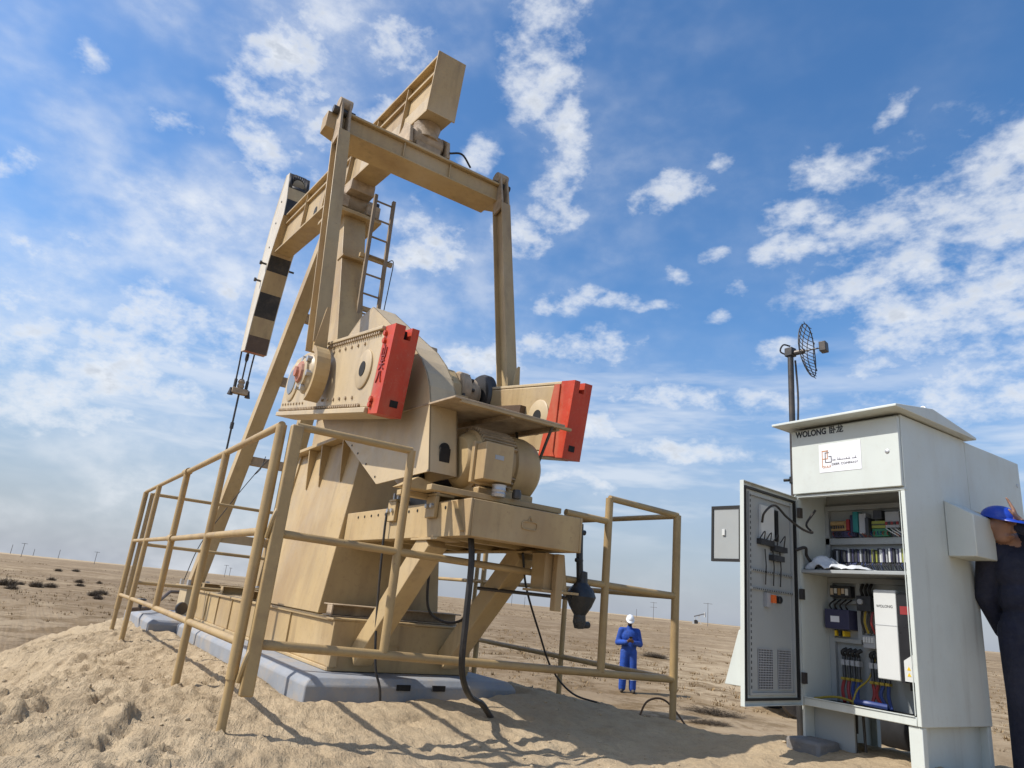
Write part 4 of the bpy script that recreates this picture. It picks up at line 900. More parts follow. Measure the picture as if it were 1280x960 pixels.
def cabinet_door():
    H = Vector((XL+.005, YF-.012, 0)); e = Vector((.085, -.72, 0)).normalized(); n = Vector((-e.y, e.x, 0)); wd = .72
    if n.x < 0: n = -n
    def D(u, k, z): p = H + e*u + n*k; return (p.x, p.y, z)
    def blk(m, u0, u1, k0, k1, z0, z1): return m.hexa([D(u0,k0,z0),D(u1,k0,z0),D(u1,k1,z0),D(u0,k1,z0),D(u0,k0,z1),D(u1,k0,z1),D(u1,k1,z1),D(u0,k1,z1)])
    z0, z1 = .165, 1.548
    m = MB(); blk(m, .012, wd, 0, .004, z0, z1)
    for a in ((.012,.016,.0041,.028,z0,z1),(wd-.004,wd,.0041,.028,z0,z1),(.0161,wd-.0041,.0041,.028,z0,z0+.004),(.0161,wd-.0041,.0041,.028,z1-.004,z1)): blk(m, *a)
    door = m.build('door', 'cabinet_grey', CB)
    for i, a in enumerate(((.030,.044,.0041,.022,z0+.03,z1-.03),(wd-.044,wd-.030,.0041,.022,z0+.03,z1-.03),(.0441,wd-.0441,.0041,.022,z0+.03,z0+.044),(.0441,wd-.0441,.0041,.022,z1-.044,z1-.03))):
        blk(MB(), *a).build('gasket', 'gasket', door)
    for (ua, ub) in ((.075,.095),(wd-.10,wd-.08)): blk(MB(), ua, ub, .0041, .020, z0+.06, z1-.06).build('stiffening_rail', 'cabinet_inner', door)
    for z in (z0+.062, .86, .975, z1-.08): blk(MB(), .096, wd-.101, .0041, .019, z, z+.014).build('stiffening_rail', 'cabinet_inner', door)
    blk(MB(), .097, wd-.102, .0042, .006, z0+.077, z1-.081).build('inner_plate', 'cabinet_inner', door)
    b = MB()
    for k in range(22): blk(b, .105+k*.023, .112+k*.023, .019, .0215, .862, .872); blk(b, .105+k*.023, .112+k*.023, .019, .0215, .977, .987)
    for k in range(34): blk(b, wd-.094, wd-.088, .02, .0225, z0+.1+k*.036, z0+.118+k*.036)
    tag(b.build('punched_slots', 'gasket', door), kind='stuff')
    # vent grilles: dark opening behind a bar grid
    for (ua, ub) in ((.13,.29),(.36,.53)):
        gr = blk(MB(), ua, ub, .0065, .0085, .262, .50).build('vent_opening', 'gasket', door)
        s = MB(); nb = 9
        for k in range(nb+1): u = ua+(ub-ua)*k/nb; blk(s, u-.0028, u+.0028, .0095, .0125, .262, .50)
        for k in range(17): z = .262+.238*k/16; blk(s, ua, ub, .0126, .0150, z-.0022, z+.0022)
        tag(s.build('grille_bars', 'plastic_grey', gr), kind='stuff')
    blk(MB(), .33, .50, .0065, .022, 1.19, 1.42).build('display_back', 'drive_white', door)
    blk(MB(), .27, .305, .0065, .020, 1.20, 1.41).build('display_window', 'drive_black', door)
    r2 = random.Random(2)
    for (ua, ub, z, dep) in ((.20,.36,1.13,.045),(.36,.53,1.155,.04),(.24,.38,1.065,.045)): blk(MB(), ua, ub, .0065, dep, z, z+.036).build('terminal_strip', 'plastic_dark', door)
    for u in (.26,.35,.45): MB().tube([D(u,.02,1.13),D(u+.005,.03,1.02),D(u,.02,.90)], .004, 6).build('wire', 'rubber', door)
    for u in (.22,.31,.40,.48): MB().tube(bez([D(u,.03,1.17),D(u+.02,.05,1.24),D(u+.05,.03,1.19)],4), .004, 6).build('wire', 'rubber', door)
    blk(MB(), .405, .45, .0065, .03, .76, .85).build('switch_body', 'plastic_grey', door)
    blk(MB(), .36, .405, .0065, .045, .79, .84).build('emergency_switch', 'orange', door)
    MB().lathe([(0,0),(.024,0),(.024,.03),(.018,.035),(0,.035)], D(.29,.0065,.815), n, 16).build('selector_knob', 'drive_black', door)
    for z in (.30, .84, 1.40): blk(MB(), -.005, .03, .03, .055, z, z+.07).build('hinge', 'dark_steel', door)
    # outside: inspection flap left open, rain hood over the vents
    P = lambda k, u, z: D(u, -k, z)
    fl = MB(); fl.hexa([D(wd-.05,-.012,1.02),D(wd-.035,-.012,1.02),D(wd-.035,-.235,1.02),D(wd-.05,-.235,1.02),D(wd-.05,-.012,1.385),D(wd-.035,-.012,1.385),D(wd-.035,-.235,1.385),D(wd-.05,-.235,1.385)])
    fo = fl.build('inspection_flap', 'cabinet_inner', door)
    for (k0,k1,za,zb) in ((-.235,-.012,1.02,1.038),(-.235,-.012,1.367,1.385),(-.235,-.220,1.0381,1.3669),(-.027,-.012,1.0381,1.3669)): blk(MB(), wd-.0349, wd-.028, k0, k1, za, zb).build('flap_seal', 'gasket', fo)
    blk(MB(), wd-.0349, wd-.024, -.15, -.13, 1.19, 1.23).build('flap_catch', 'drive_white', fo)
    h = MB(); h.hexa([D(.18,-.001,.27),D(wd-.06,-.001,.27),D(wd-.06,-.15,.27),D(.18,-.15,.27),D(.18,-.001,.62),D(wd-.06,-.001,.62),D(wd-.06,-.05,.60),D(.18,-.05,.60)]); 
    h.build('rain_hood', 'cabinet_grey', door, bevel=.004)
    MB().tube(bez([D(.50,.03,1.30),D(.52,.06,1.36),D(.44,.09,1.42),D(.30,.10,1.36),D(.15,.13,1.30),D(.05,.15,1.29),(-3.02,YF+.03,1.36),(-2.99,YF+.1,1.47)],8), .008, 8).build('door_cable', 'rubber', door)
    MB().tube(bez([D(.06,.03,1.17),D(.02,.08,1.19),(-3.03,YF+.04,1.14),(-3.0,YF+.1,1.06)],6), .011, 8).build('door_cable', 'rubber', door)
cabinet_door()
def cabinet_inside():
    yb = 4.859; rr = random.Random(9)
    def comp(name, x0, x1, z0, z1, dep, mt, sub=None, bev=.003):
        o = MB().box(x0, x1, yb-dep, yb, z0, z1).build(name, mt, CB, bevel=bev); return o
    # frame strips of the plates
    for (a, b, c, d) in ((XL+.02,XR-.02,1.50,1.535),(XL+.02,XR-.02,1.255,1.30),(XL+.019,XL+.05,1.05,1.499),(XL+.02,XR-.02,1.048,1.075),(XL+.02,XR-.02,.985,1.02),(XL+.02,XL+.06,.19,.984),(XL+.061,-2.83,.585,.612),(-2.85,-2.82,.613,.984),(XL+.061,-2.851,.845,.865)):
        MB().box(a, b, yb-.03, yb, c, d).build('mounting_strip', 'cabinet_inner', CB)
    # upper row
    r = comp('relay_block', -3.00, -2.885, 1.35, 1.42, .06, 'relay_yellow')
    for k in range(6): MB().box(-2.996+k*.018, -2.986+k*.018, yb-.066, yb-.0601, 1.365, 1.385).build('relay_cap', 'plastic_dark', r)
    MB().box(-2.998,-2.888,yb-.07,yb-.0601,1.39,1.41).build('relay_cap', 'relay_yellow', r)
    comp('wire_duct', -3.00, -2.86, 1.305, 1.348, .05, 'violet'); comp('breaker', -2.883, -2.86, 1.35, 1.43, .06, 'term_red'); comp('terminal_row', -2.858, -2.825, 1.31, 1.46, .05, 'violet')
    comp('interface_module', -2.820, -2.783, 1.335, 1.478, .08, 'teal'); comp('supply_module', -2.780, -2.728, 1.325, 1.465, .07, 'plastic_grey'); comp('relay_module', -2.725, -2.70, 1.31, 1.43, .09, 'plastic_dark')
    tr = comp('terminal_row', -2.695, -2.60, 1.36, 1.41, .06, 'term_lime'); MB().box(-2.695,-2.60,yb-.066,yb-.0601,1.380,1.386).build('terminal_gap', 'plastic_dark', tr)
    comp('terminal_row', -2.695, -2.585, 1.305, 1.358, .055, 'term_green'); comp('contactor', -2.67, -2.61, 1.42, 1.48, .08, 'plastic_dark'); c = comp('breaker_row', -2.598, -2.50, 1.36, 1.47, .06, 'plastic_grey')
    for k in range(5): MB().box(-2.594+k*.019,-2.580+k*.019,yb-.068,yb-.0601,1.38,1.40).build('breaker_switch', 'plastic_dark' if k % 2 else 'term_red', c)
    comp('terminal_row', -2.495, -2.40, 1.33, 1.45, .05, 'plastic_dark')
    # second row of narrow terminals
    x = -3.005; k = 0
    while x < -2.42:
        w = .014; mt = ('plastic_dark','plastic_dark','violet','plastic_grey','plastic_dark','violet')[k % 6] if x < -2.72 else rr.choice(['plastic_dark','plastic_grey','cream_module','term_red','drive_white','violet','term_lime'])
        MB().box(x, x+w-.002, yb-.05-rr.uniform(0,.02), yb, 1.13, 1.215+rr.uniform(-.01,.01)).build('terminal', mt, CB); x += w; k += 1
    for k in range(44):
        x = -3.0+k*.0135; MB().tube([(x,yb-.045,1.13),(x+rr.uniform(-.006,.006),yb-.06,1.11),(x+rr.uniform(-.01,.01),yb-.035,1.08)], .0028, 5).build('wire', rr.choice(['violet','plastic_dark','cable_blue','rubber']), CB)
    for k in range(26):
        x = -2.99+k*.0225; MB().tube(bez([(x,yb-.04,1.345),(x+rr.uniform(-.01,.01),yb-.07,1.325),(x+rr.uniform(-.01,.01),yb-.035,1.305)],3), .003, 5).build('wire', rr.choice(['violet','rubber','term_red','cable_blue']), CB)
    for k in range(7):
        x = -2.60+k*.03; MB().tube(bez([(x,yb-.05,1.36),(x+.04,yb-.08,1.335),(x+.08,yb-.04,1.305)],4), .004, 5).build('wire', rr.choice(['drive_white','rubber','cable_blue']), CB)
    # lower compartment
    s = comp('surge_module', -3.03, -2.875, .885, .965, .06, 'plastic_dark')
    for k in range(5): MB().box(-3.022+k*.028,-3.002+k*.028,yb-.067,yb-.0601,.90+.01*(k%2),.945).build('surge_cap', ['cream_module','drive_white','relay_yellow'][k%3], s)
    c = comp('contactor', -3.045, -2.865, .67, .80, .11, 'violet'); MB().box(-3.0,-2.935,yb-.112,yb-.1101,.715,.755).build('contactor_label', 'sticker_white', c)
    for k in range(4): MB().tube(bez([(-3.02+k*.04,yb-.06,.80),(-3.01+k*.04,yb-.10,.83),(-3.0+k*.04,yb-.04,.87)],4), .006, 6).build('wire', 'rubber', CB)
    for k in range(3): MB().box(-3.0+k*.03,-2.985+k*.03,yb-.07,yb,.625,.66).build('cable_lug', 'warn_yellow' if k != 1 else 'plastic_dark', CB)
    c = comp('main_breaker', -2.80, -2.70, .80, .90, .12, 'plastic_dark'); MB().lathe([(0,0),(.02,0),(.018,.012),(0,.012)], (-2.77,yb-.12,.86), (0,-1,0), 12).build('breaker_dial', 'plastic_grey', c)
    for k in range(3): MB().tube(bez([(-2.785+k*.03,yb-.06,.90),(-2.785+k*.03,yb-.08,.94),(-2.785+k*.03,yb-.05,.98)],4), .011, 6).build('wire', 'rubber', CB)
    for k in range(4): MB().tube(bez([(-2.785+k*.025,yb-.08,.80),(-2.785+k*.022,yb-.09,.73),(-2.78+k*.022,yb-.06,.66)],4), .008, 6).build('wire', ['rubber','cable_yellow','rubber','term_red'][k], CB)
    c = comp('fuse_block', -2.79, -2.71, .565, .645, .08, 'plastic_grey')
    for k in range(4): MB().box(-2.787+k*.019,-2.773+k*.019,yb-.086,yb-.0801,.60,.635).build('fuse', 'drive_white', c)
    # motor drive
    d = MB(); d.box(-2.60, -2.455, 4.60, 4.86, .395, .935); dr = d.build('motor_drive', 'drive_white', CB, bevel=.006)
    MB().prism([(-2.452,.39),(-2.43,.39),(-2.43,.52),(-2.36,.57),(-2.36,.925),(-2.43,.925),(-2.452,.91)], 'y', 4.605, 4.86).build('drive_front', 'drive_black', dr)
    MB().prism([(-2.428,.40),(-2.36,.40),(-2.36,.565),(-2.428,.518)], 'y', 4.597, 4.86).build('drive_cover', 'drive_white', dr)
    MB().box(-2.435,-2.362,4.6035,4.6049,.79,.84).build('drive_stripe', 'term_red', dr)
    MB().box(-2.600,-2.456,4.598,4.6,.716,.719).build('panel_gap', 'plastic_grey', dr)
    text_obj('lettering', 'WOLONG', .024, (-2.583,4.599,.825), (1,0,0), (0,0,1), 'letter_black', dr, .0004, 0, 'LEFT', .105)
    for z in (.43,.465): MB().prism([(-2.412,z),(-2.388,z),(-2.40,z+.022)], 'y', 4.5955, 4.5968).build('warning_sign', 'warn_yellow', dr)
    for k in range(4): MB().cyl((-2.44+k*.022,4.70,.395),(-2.44+k*.022,4.70,.345),.013,8).build('cable_gland', 'gasket', CB)
    # power cables rising from the floor
    for gx in (-2.945, -2.745):
        for k in range(4):
            x = gx+k*.035
            MB().box(x-.012,x+.012,yb-.08,yb-.03,.44,.475).build('cable_lug', 'plastic_grey', CB)
            MB().tube(bez([(x,yb-.055,.50),(x,yb-.075,.525),(x+.02,yb-.05,.545)],3), .013, 7).build('cable_boot', 'gasket', CB)
            MB().tube([(x,yb-.055,.50),(x,yb-.06,.43),(x+.004,yb-.065,.36)], .0125, 8).build('cable_boot', 'plastic_dark', CB)
            MB().box(x-.013,x+.013,yb-.085,yb-.045,.345,.362).build('cable_band', 'cable_yellow', CB)
            MB().tube(bez([(x,yb-.065,.345),(x+rr.uniform(-.02,.02),yb-.08,.28),(x+rr.uniform(-.04,.06),yb-.12,.21)],4), .011, 7).build('power_cable', ['term_red','term_red','cable_blue','cable_blue'][k], CB)
    MB().tube(bez([(-3.05,4.60,.21),(-2.9,4.62,.24),(-2.75,4.60,.225),(-2.68,4.58,.20)],6), .008, 7).build('floor_cable', 'cable_yellow', CB)
    MB().tube(bez([(-2.74,4.57,.235),(-2.66,4.56,.24),(-2.55,4.6,.235)],6), .016, 8).build('floor_cable', 'cable_blue', CB)
    MB().tube(bez([(-2.79,4.62,.21),(-2.8,4.7,.30),(-2.77,4.8,.38),(-2.72,4.82,.55)],6), .006, 7).build('floor_cable', 'cable_yellow', CB)
    MB().box(XL+.03,XR-.03,4.62,4.85,ZB+.02,ZB+.035).build('gland_plate', 'gasket', CB)
    for x, y in ((-2.93,4.72),(-2.82,4.66),(-2.77,4.70)):
        MB().tube(bez([(x,y,ZB+.02),(x+.01,y-.01,.05),(x+.02,y-.02,-.08),(x+.03,y-.02,-.22)],5), .02 if y != 4.70 else .009, 8).build('supply_cable', 'rubber', CB)
    MB().cyl((-2.82,4.66,ZB),(-2.82,4.655,.04),.035,12).build('cable_gland', 'gasket', CB)
cabinet_inside()
def rag():
    n, k = 26, 12; vs = []; fs = []
    for i in range(n):
        for j in range(k):
            u, v = i/(n-1), j/(k-1)
            x = -3.045 + u*.44; y = 4.52 + v*.22
            h = (.085*math.exp(-((u-.22)/.22)**2) + .03*math.exp(-((u-.7)/.3)**2))*math.sin(math.pi*min(max(v, .02), .98))**.6
            h += float(vnoise(np.array([u*14.]), np.array([v*6.]), 7)[0])*.05*(1-u*.6)
            vs.append((x+float(vnoise(np.array([u*9.]), np.array([v*5.]), 8)[0])*.03, y+float(vnoise(np.array([u*7.]), np.array([v*4.]), 9)[0])*.05, 1.0475+max(h, .002)))
    for i in range(n-1):
        for j in range(k-1): fs.append((i*k+j, (i+1)*k+j, (i+1)*k+j+1, i*k+j+1))
    m = MB(); m.add(vs, fs); o = m.build('rag', 'cloth_white', None, smooth=60, org=(-2.85,4.62,1.046))
    s = o.modifiers.new('solid', 'SOLIDIFY'); s.thickness = .004; s.offset = 1
    tag(o, 'crumpled white rag lying on the shelf inside the open cabinet', 'rag')
rag()

# ------------------------------------------------------------------ antenna mast
def antenna():
    x, y = -3.365, 4.9; zt = 2.875
    t = thing('antenna_mast', (x, y, gz(x, y)), 'slim dark mast with grid dish antenna rising behind the control cabinet', 'antenna')
    MB().cyl((x,y,gz(x,y)-.1),(x,y,zt),.024,14).build('mast_pole', 'dark_steel', t)
    for z in (1.75, 1.45): 
        m = MB(); m.cyl((x,y,z),(x,y,z+.05),.034,14); m.tube([(x-.03,y-.02,z+.025),(x-.07,y-.03,z+.025)], .012, 8); m.build('clamp', 'gasket', t)
    ax = Vector((.96,.24,.05)).normalized(); c = Vector((x,y,zt-.02))
    m = MB(); m.box(x-.035,x+.035,y-.035,y+.035,zt-.045,zt+.03); m.cyl(c, c+ax*.12, .022, 10); b = m.build('dish_bracket', 'dark_steel', t, bevel=.006)
    MB().tube(bez([c+V(.0,0,-.02), c+V(-.06,-.05,.02), c+V(-.04,-.04,.08), c+V(.0,0,.07)],6), .007, 7).build('feed_cable', 'rubber', t)
    MB().tube(bez([c+V(.03,.02,-.06), c+V(.03,.03,-.15), c+V(.04,.03,-.4), c+V(.032,.02,-.75)],6), .008, 7).build('feed_cable', 'rubber', t)
    side, upv = frame(ax); c0 = c + ax*.10; dr = MB()
    def sp(a, h): r2 = a*a + h*h; return c0 + side*a + upv*h + ax*(r2*1.05)
    Hh, Wd = .225, .19
    for k in range(15):
        h = -Hh + 2*Hh*k/14; w = Wd*math.sqrt(max(0, 1-(h/(Hh*1.12))**2)); dr.tube([sp(-w+2*w*i/10, h) for i in range(11)], .0032, 5)
    for k in range(5):
        a = -Wd*.9 + 2*Wd*.9*k/4; hh = Hh*math.sqrt(max(0.1, 1-(a/(Wd*1.1))**2)); dr.tube([sp(a, -hh+2*hh*i/10) for i in range(11)], .0042, 5)
    n = 28; dr.tube([sp(Wd*math.cos(2*math.pi*i/n), Hh*1.02*math.sin(2*math.pi*i/n)) for i in range(n+1)], .0048, 5)
    dr.build('grid_dish', 'dark_steel', t)
    fp = c0 + ax*.17
    m = MB(); m.cyl(c0, fp-ax*.02, .006, 8); m.build('feed_boom', 'dark_steel', t)
    m = MB(); m.bar(fp-ax*.025, fp+ax*.03, .075, .085); m.build('feed_horn', 'dark_steel', t, bevel=.006)
    bx = MB(); bx.box(-3.11,-2.87,4.36,4.60,-.30,-.025); o = bx.build('concrete_block', 'concrete', None, bevel=.02, org=(-2.99,4.48,-.2))
    tag(o, 'rough grey concrete block on the sand at the foot of the cabinet', 'block')
antenna()

# ------------------------------------------------------------------ people
def capsule(m, p, q, r1, r2, n=14):
    p, q = Vector(p), Vector(q); d = (q-p); Ln = d.length; d = d/Ln if Ln > 1e-6 else V(0,0,1); prof = []
    for k in range(7): a = -math.pi/2 + math.pi/2*k/6; prof.append((r1*math.cos(a), r1*math.sin(a)))
    for k in range(7): a = math.pi/2*k/6; prof.append((r2*math.cos(a), Ln + r2*math.sin(a)))
    m.lathe(prof, p, d, n)
def ellip(m, c, rad, rot=None, n=18):
    c = Vector(c); vs = []; fs = []; k = 10
    for i in range(k+1):
        a = math.pi*i/k
        for j in range(n):
            b = 2*math.pi*j/n; v = Vector((rad[0]*max(math.sin(a), 1e-3)*math.cos(b), rad[1]*max(math.sin(a), 1e-3)*math.sin(b), rad[2]*math.cos(a)))
            if rot is not None: v = rot @ v
            vs.append(c+v)
    for i in range(k):
        for j in range(n): fs.append((i*n+j, (i+1)*n+j, (i+1)*n+(j+1) % n, i*n+(j+1) % n))
    fs += [tuple(range(n)), tuple(k*n+j for j in range(n))[::-1]]
    m.add(vs, fs)
class Figure:
    """local frame: x right-hand side of the person's left, y = facing direction, z up; placed by (loc, heading)"""
    def __init__(s, loc, heading, scale=1.0):
        s.T = Matrix.Translation(Vector(loc)) @ Matrix.Rotation(heading, 4, 'Z') @ Matrix.Scale(scale, 4); s.pr = []
    def P(s, p): return s.T @ Vector(p)
    def cap(s, p, q, r1, r2, mt): s.pr.append(('c', s.P(p), s.P(q), r1*s.T.median_scale, r2*s.T.median_scale, mt))
    def ell(s, c, rad, mt, rot=None):
        Rm = s.T.to_3x3().normalized() @ (rot.to_matrix() if rot is not None else Matrix.Identity(3))
        s.pr.append(('e', s.P(c), tuple(r*s.T.median_scale for r in rad), Rm, mt))
    def mesh(s, name, mats, voxel, org, smooth=4):
        m = MB()
        for q in s.pr:
            if q[0] == 'c': capsule(m, q[1], q[2], q[3], q[4])
            else: ellip(m, q[1], q[2], q[3])
        me = bpy.data.meshes.new('tmp'); me.from_pydata(m.v, [], m.f); o = bpy.data.objects.new('tmp', me); COL.objects.link(o)
        bm = bmesh.new(); bm.from_mesh(me); bmesh.ops.recalc_face_normals(bm, faces=bm.faces); bm.to_mesh(me); bm.free()
        rm = o.modifiers.new('r', 'REMESH'); rm.mode = 'VOXEL'; rm.voxel_size = voxel
        sm = o.modifiers.new('s', 'SMOOTH'); sm.factor = .5; sm.iterations = smooth
        bpy.context.view_layer.update(); dg = bpy.context.evaluated_depsgraph_get(); out = bpy.data.meshes.new_from_object(o.evaluated_get(dg)); bpy.data.objects.remove(o)
        n = len(out.polygons); c = np.zeros(n*3); out.polygons.foreach_get('center', c); c = c.reshape(-1, 3); best = np.full(n, 1e9); mi = np.zeros(n, int)
        for q in s.pr:
            if q[0] == 'c':
                p, d = np.array(q[1]), np.array(q[2]-q[1]); L2 = d@d + 1e-9; t = np.clip(((c-p)@d)/L2, 0, 1); dist = np.linalg.norm(c-p-t[:, None]*d, axis=1) - (q[3] + (q[4]-q[3])*t)
            else:
                lp = (c-np.array(q[1])) @ np.array(q[3]); dist = (np.linalg.norm(lp/np.array(q[2]), axis=1)-1)*min(q[2])
            w = dist < best; best[w] = dist[w]; mi[w] = mats.index(q[-1])
        out.materials.clear()
        for k in mats: out.materials.append(MAT[k])
        out.polygons.foreach_set('material_index', mi.astype('i')); out.polygons.foreach_set('use_smooth', [True]*n)
        out.transform(Matrix.Translation(-Vector(org))); out.name = name
        ob = bpy.data.objects.new(name, out); COL.objects.link(ob); return ob
def hand(F, w, dirv, palm_n, side, mt, curl=.3, sc=1.0):
    """palm and five fingers from wrist w along dirv; palm_n = palm normal; side = thumb side direction"""
    w, d, n, s = Vector(w), Vector(dirv).normalized(), Vector(palm_n).normalized(), Vector(side).normalized()
    F.cap(w, w + d*.03*sc, .027*sc, .028*sc, mt)
    for k, (off, ln) in enumerate(((.033,.072),(.011,.082),(-.011,.077),(-.032,.060))):
        b0 = w + d*.035*sc + s*off*.7*sc; b = w + d*.09*sc + s*off*sc; F.cap(b0, b, .0145*sc, .0125*sc, mt)
        c1 = (d*math.cos(curl) + n*math.sin(curl)); c2 = (d*math.cos(curl*2) + n*math.sin(curl*2))
        m1 = b + c1*ln*.5*sc; m2 = m1 + c2*ln*.5*sc; F.cap(b, m1, .0105*sc, .0095*sc, mt); F.cap(m1, m2, .0095*sc, .0075*sc, mt)
    b = w + d*.025*sc + s*.030*sc; m1 = b + (d*.55 + s*.75 + n*.25).normalized()*.04*sc; m2 = m1 + (d*.85 + s*.35 + n*.35).normalized()*.035*sc
    F.cap(b, m1, .013*sc, .0115*sc, mt); F.cap(m1, m2, .0115*sc, .009*sc, mt)
def head(F, c, rot, skin, lower=None):
    """face looks along +y of rot"""
    q = rot; f = lambda v: Vector(c) + q @ Vector(v)
    F.ell(c, (.074,.092,.108), skin, q); F.ell(f((0,.02,-.065)), (.055,.065,.055), lower or skin, q)
    F.cap(f((0,.088,.010)), f((0,.108,-.028)), .011, .016, lower or skin)
    for s in (-1, 1):
        F.ell(f((s*.076,-.005,-.012)), (.012,.022,.034), skin, q); F.ell(f((s*.030,.078,.018)), (.020,.014,.010), skin, q)
    F.cap(f((-.022,.088,-.062)), f((.022,.088,-.062)), .009, .009, lower or skin)
def helmet(name, c, rot, T, matn, parent, brim_front=.055, dome=.105):
    m = MB(); q = rot; n = 28; rows = 9; f = lambda v: T @ (Vector(c) + q @ Vector(v)); vs = []; fs = []
    for i in range(rows+1):
        a = math.pi/2*i/rows
        for j in range(n): b = 2*math.pi*j/n; vs.append(f((.098*math.cos(a)*math.cos(b), .118*math.cos(a)*math.sin(b), .03+dome*math.sin(a)+.004*max(0, 1-abs(math.cos(b))*6)*math.cos(a))))
    for i in range(rows):
        for j in range(n): fs.append((i*n+j, i*n+(j+1) % n, (i+1)*n+(j+1) % n, (i+1)*n+j))
    b0 = len(vs)
    for j in range(n):
        b = 2*math.pi*j/n; e = .012 + brim_front*max(0, math.sin(b))**2; vs.append(f(((.098+e*.6)*math.cos(b), (.118+e)*math.sin(b), .022-.012*max(0, math.sin(b)))))
    for j in range(n): fs.append((j, b0+j, b0+(j+1) % n, (j+1) % n))
    m.add(vs, fs); o = m.build(name, matn, parent, smooth=50); s = o.modifiers.new('solid', 'SOLIDIFY'); s.thickness = .004; return o
def legs(F, mt, spread=.10, h=.92):
    for s in (-1, 1):
        F.cap((s*.085,0,h), (s*(spread),.015,h*.53), .098, .072, mt); F.cap((s*spread,.015,h*.53), (s*(spread+.01),-.015,.10), .074, .062, mt)
        F.cap((s*(spread+.01),-.01,.10), (s*(spread+.012),-.005,.065), .066, .062, mt)
def boots(F, parent, spread=.10):
    for s in (-1, 1):
        m = MB(); P = lambda v: F.P(v)
        capsule(m, P((s*(spread+.012),-.035,.045)), P((s*(spread+.03),.12,.038)), .048*F.T.median_scale, .042*F.T.median_scale); b = m.build('boot', 'boot', parent)
def torso(F, mt, h=.92):
    F.ell((0,0,h+.02), (.165,.115,.13), mt); F.ell((0,.0,h+.20), (.155,.105,.17), mt); F.ell((0,.005,h+.38), (.185,.115,.17), mt)
    F.cap((-.165,-.01,h+.50), (.165,-.01,h+.50), .070, .070, mt); F.cap((0,-.01,h+.50), (0,.0,h+.585), .085, .065, mt)
def worker_far():
    x, y = -13.2, 12.5; z = gz(x, y); hd = math.atan2(-y, -x) - math.pi/2 + R(6)
    F = Figure((x, y, z), hd, .98); torso(F, 'coverall_blue')
    for s in (-1, 1):
        F.cap((s*.09,0,.93), (s*.115,.02,.50), .115, .098, 'coverall_blue'); F.cap((s*.115,.02,.50), (s*.125,-.01,.10), .098, .088, 'coverall_blue')
    F.ell((0,.0,1.05), (.185,.135,.26), 'coverall_blue'); F.ell((0,.01,1.28), (.20,.135,.18), 'coverall_blue')
    rot = Quaternion((1,0,0), R(-28))
    F.cap((0,.0,1.48), (0,.025,1.57), .052, .05, 'black_cloth'); head(F, (0,.055,1.645), rot, 'skin_dark', 'black_cloth')
    for s in (-1, 1):
        sh, el_, wr = (s*.195,-.01,1.41), (s*.27,-.02,1.12), (s*.09,.27,1.15)
        F.cap(sh, el_, .080, .074, 'coverall_blue'); F.cap(el_, wr, .074, .056, 'coverall_blue')
        hand(F, (s*.085,.285,1.175), (-s*.75,.55,.1), (0,-.3,.9), (0,.55,.5), 'skin_dark', .55)
    base = (x, y, z)
    p = F.mesh('person', ['coverall_blue','black_cloth','skin_dark'], .013, base); p.location = base; ORG[p.name] = Vector(base)
    tag(p, 'person in bright blue coveralls and white hard hat, head bowed, out on the plain', 'person')
    helmet('hard_hat', (0,.052,1.668), rot, F.T, 'hardhat_white', p)
    boots(F, p, .115)
    for s in (-1, 1):
        m = MB(); m.cyl(F.P((s*.122,.0,.29)), F.P((s*.121,.002,.345)), .0955, 18); m.build('reflective_band', 'reflective', p)
    ph = MB(); a, b, c = F.P((-.035,.33,1.20)), F.P((.04,.33,1.20)), F.P((0,.36,1.27)); ph.bar(F.P((0,.315,1.17)), F.P((0,.375,1.29)), .075, .010, up=F.T.to_3x3() @ V(0,-.8,.5)); o = ph.build('phone', 'phone_black', None, org=F.P((0,.33,1.2)))
    tag(o, 'small dark phone held by the worker in bright blue', 'phone')
worker_far()
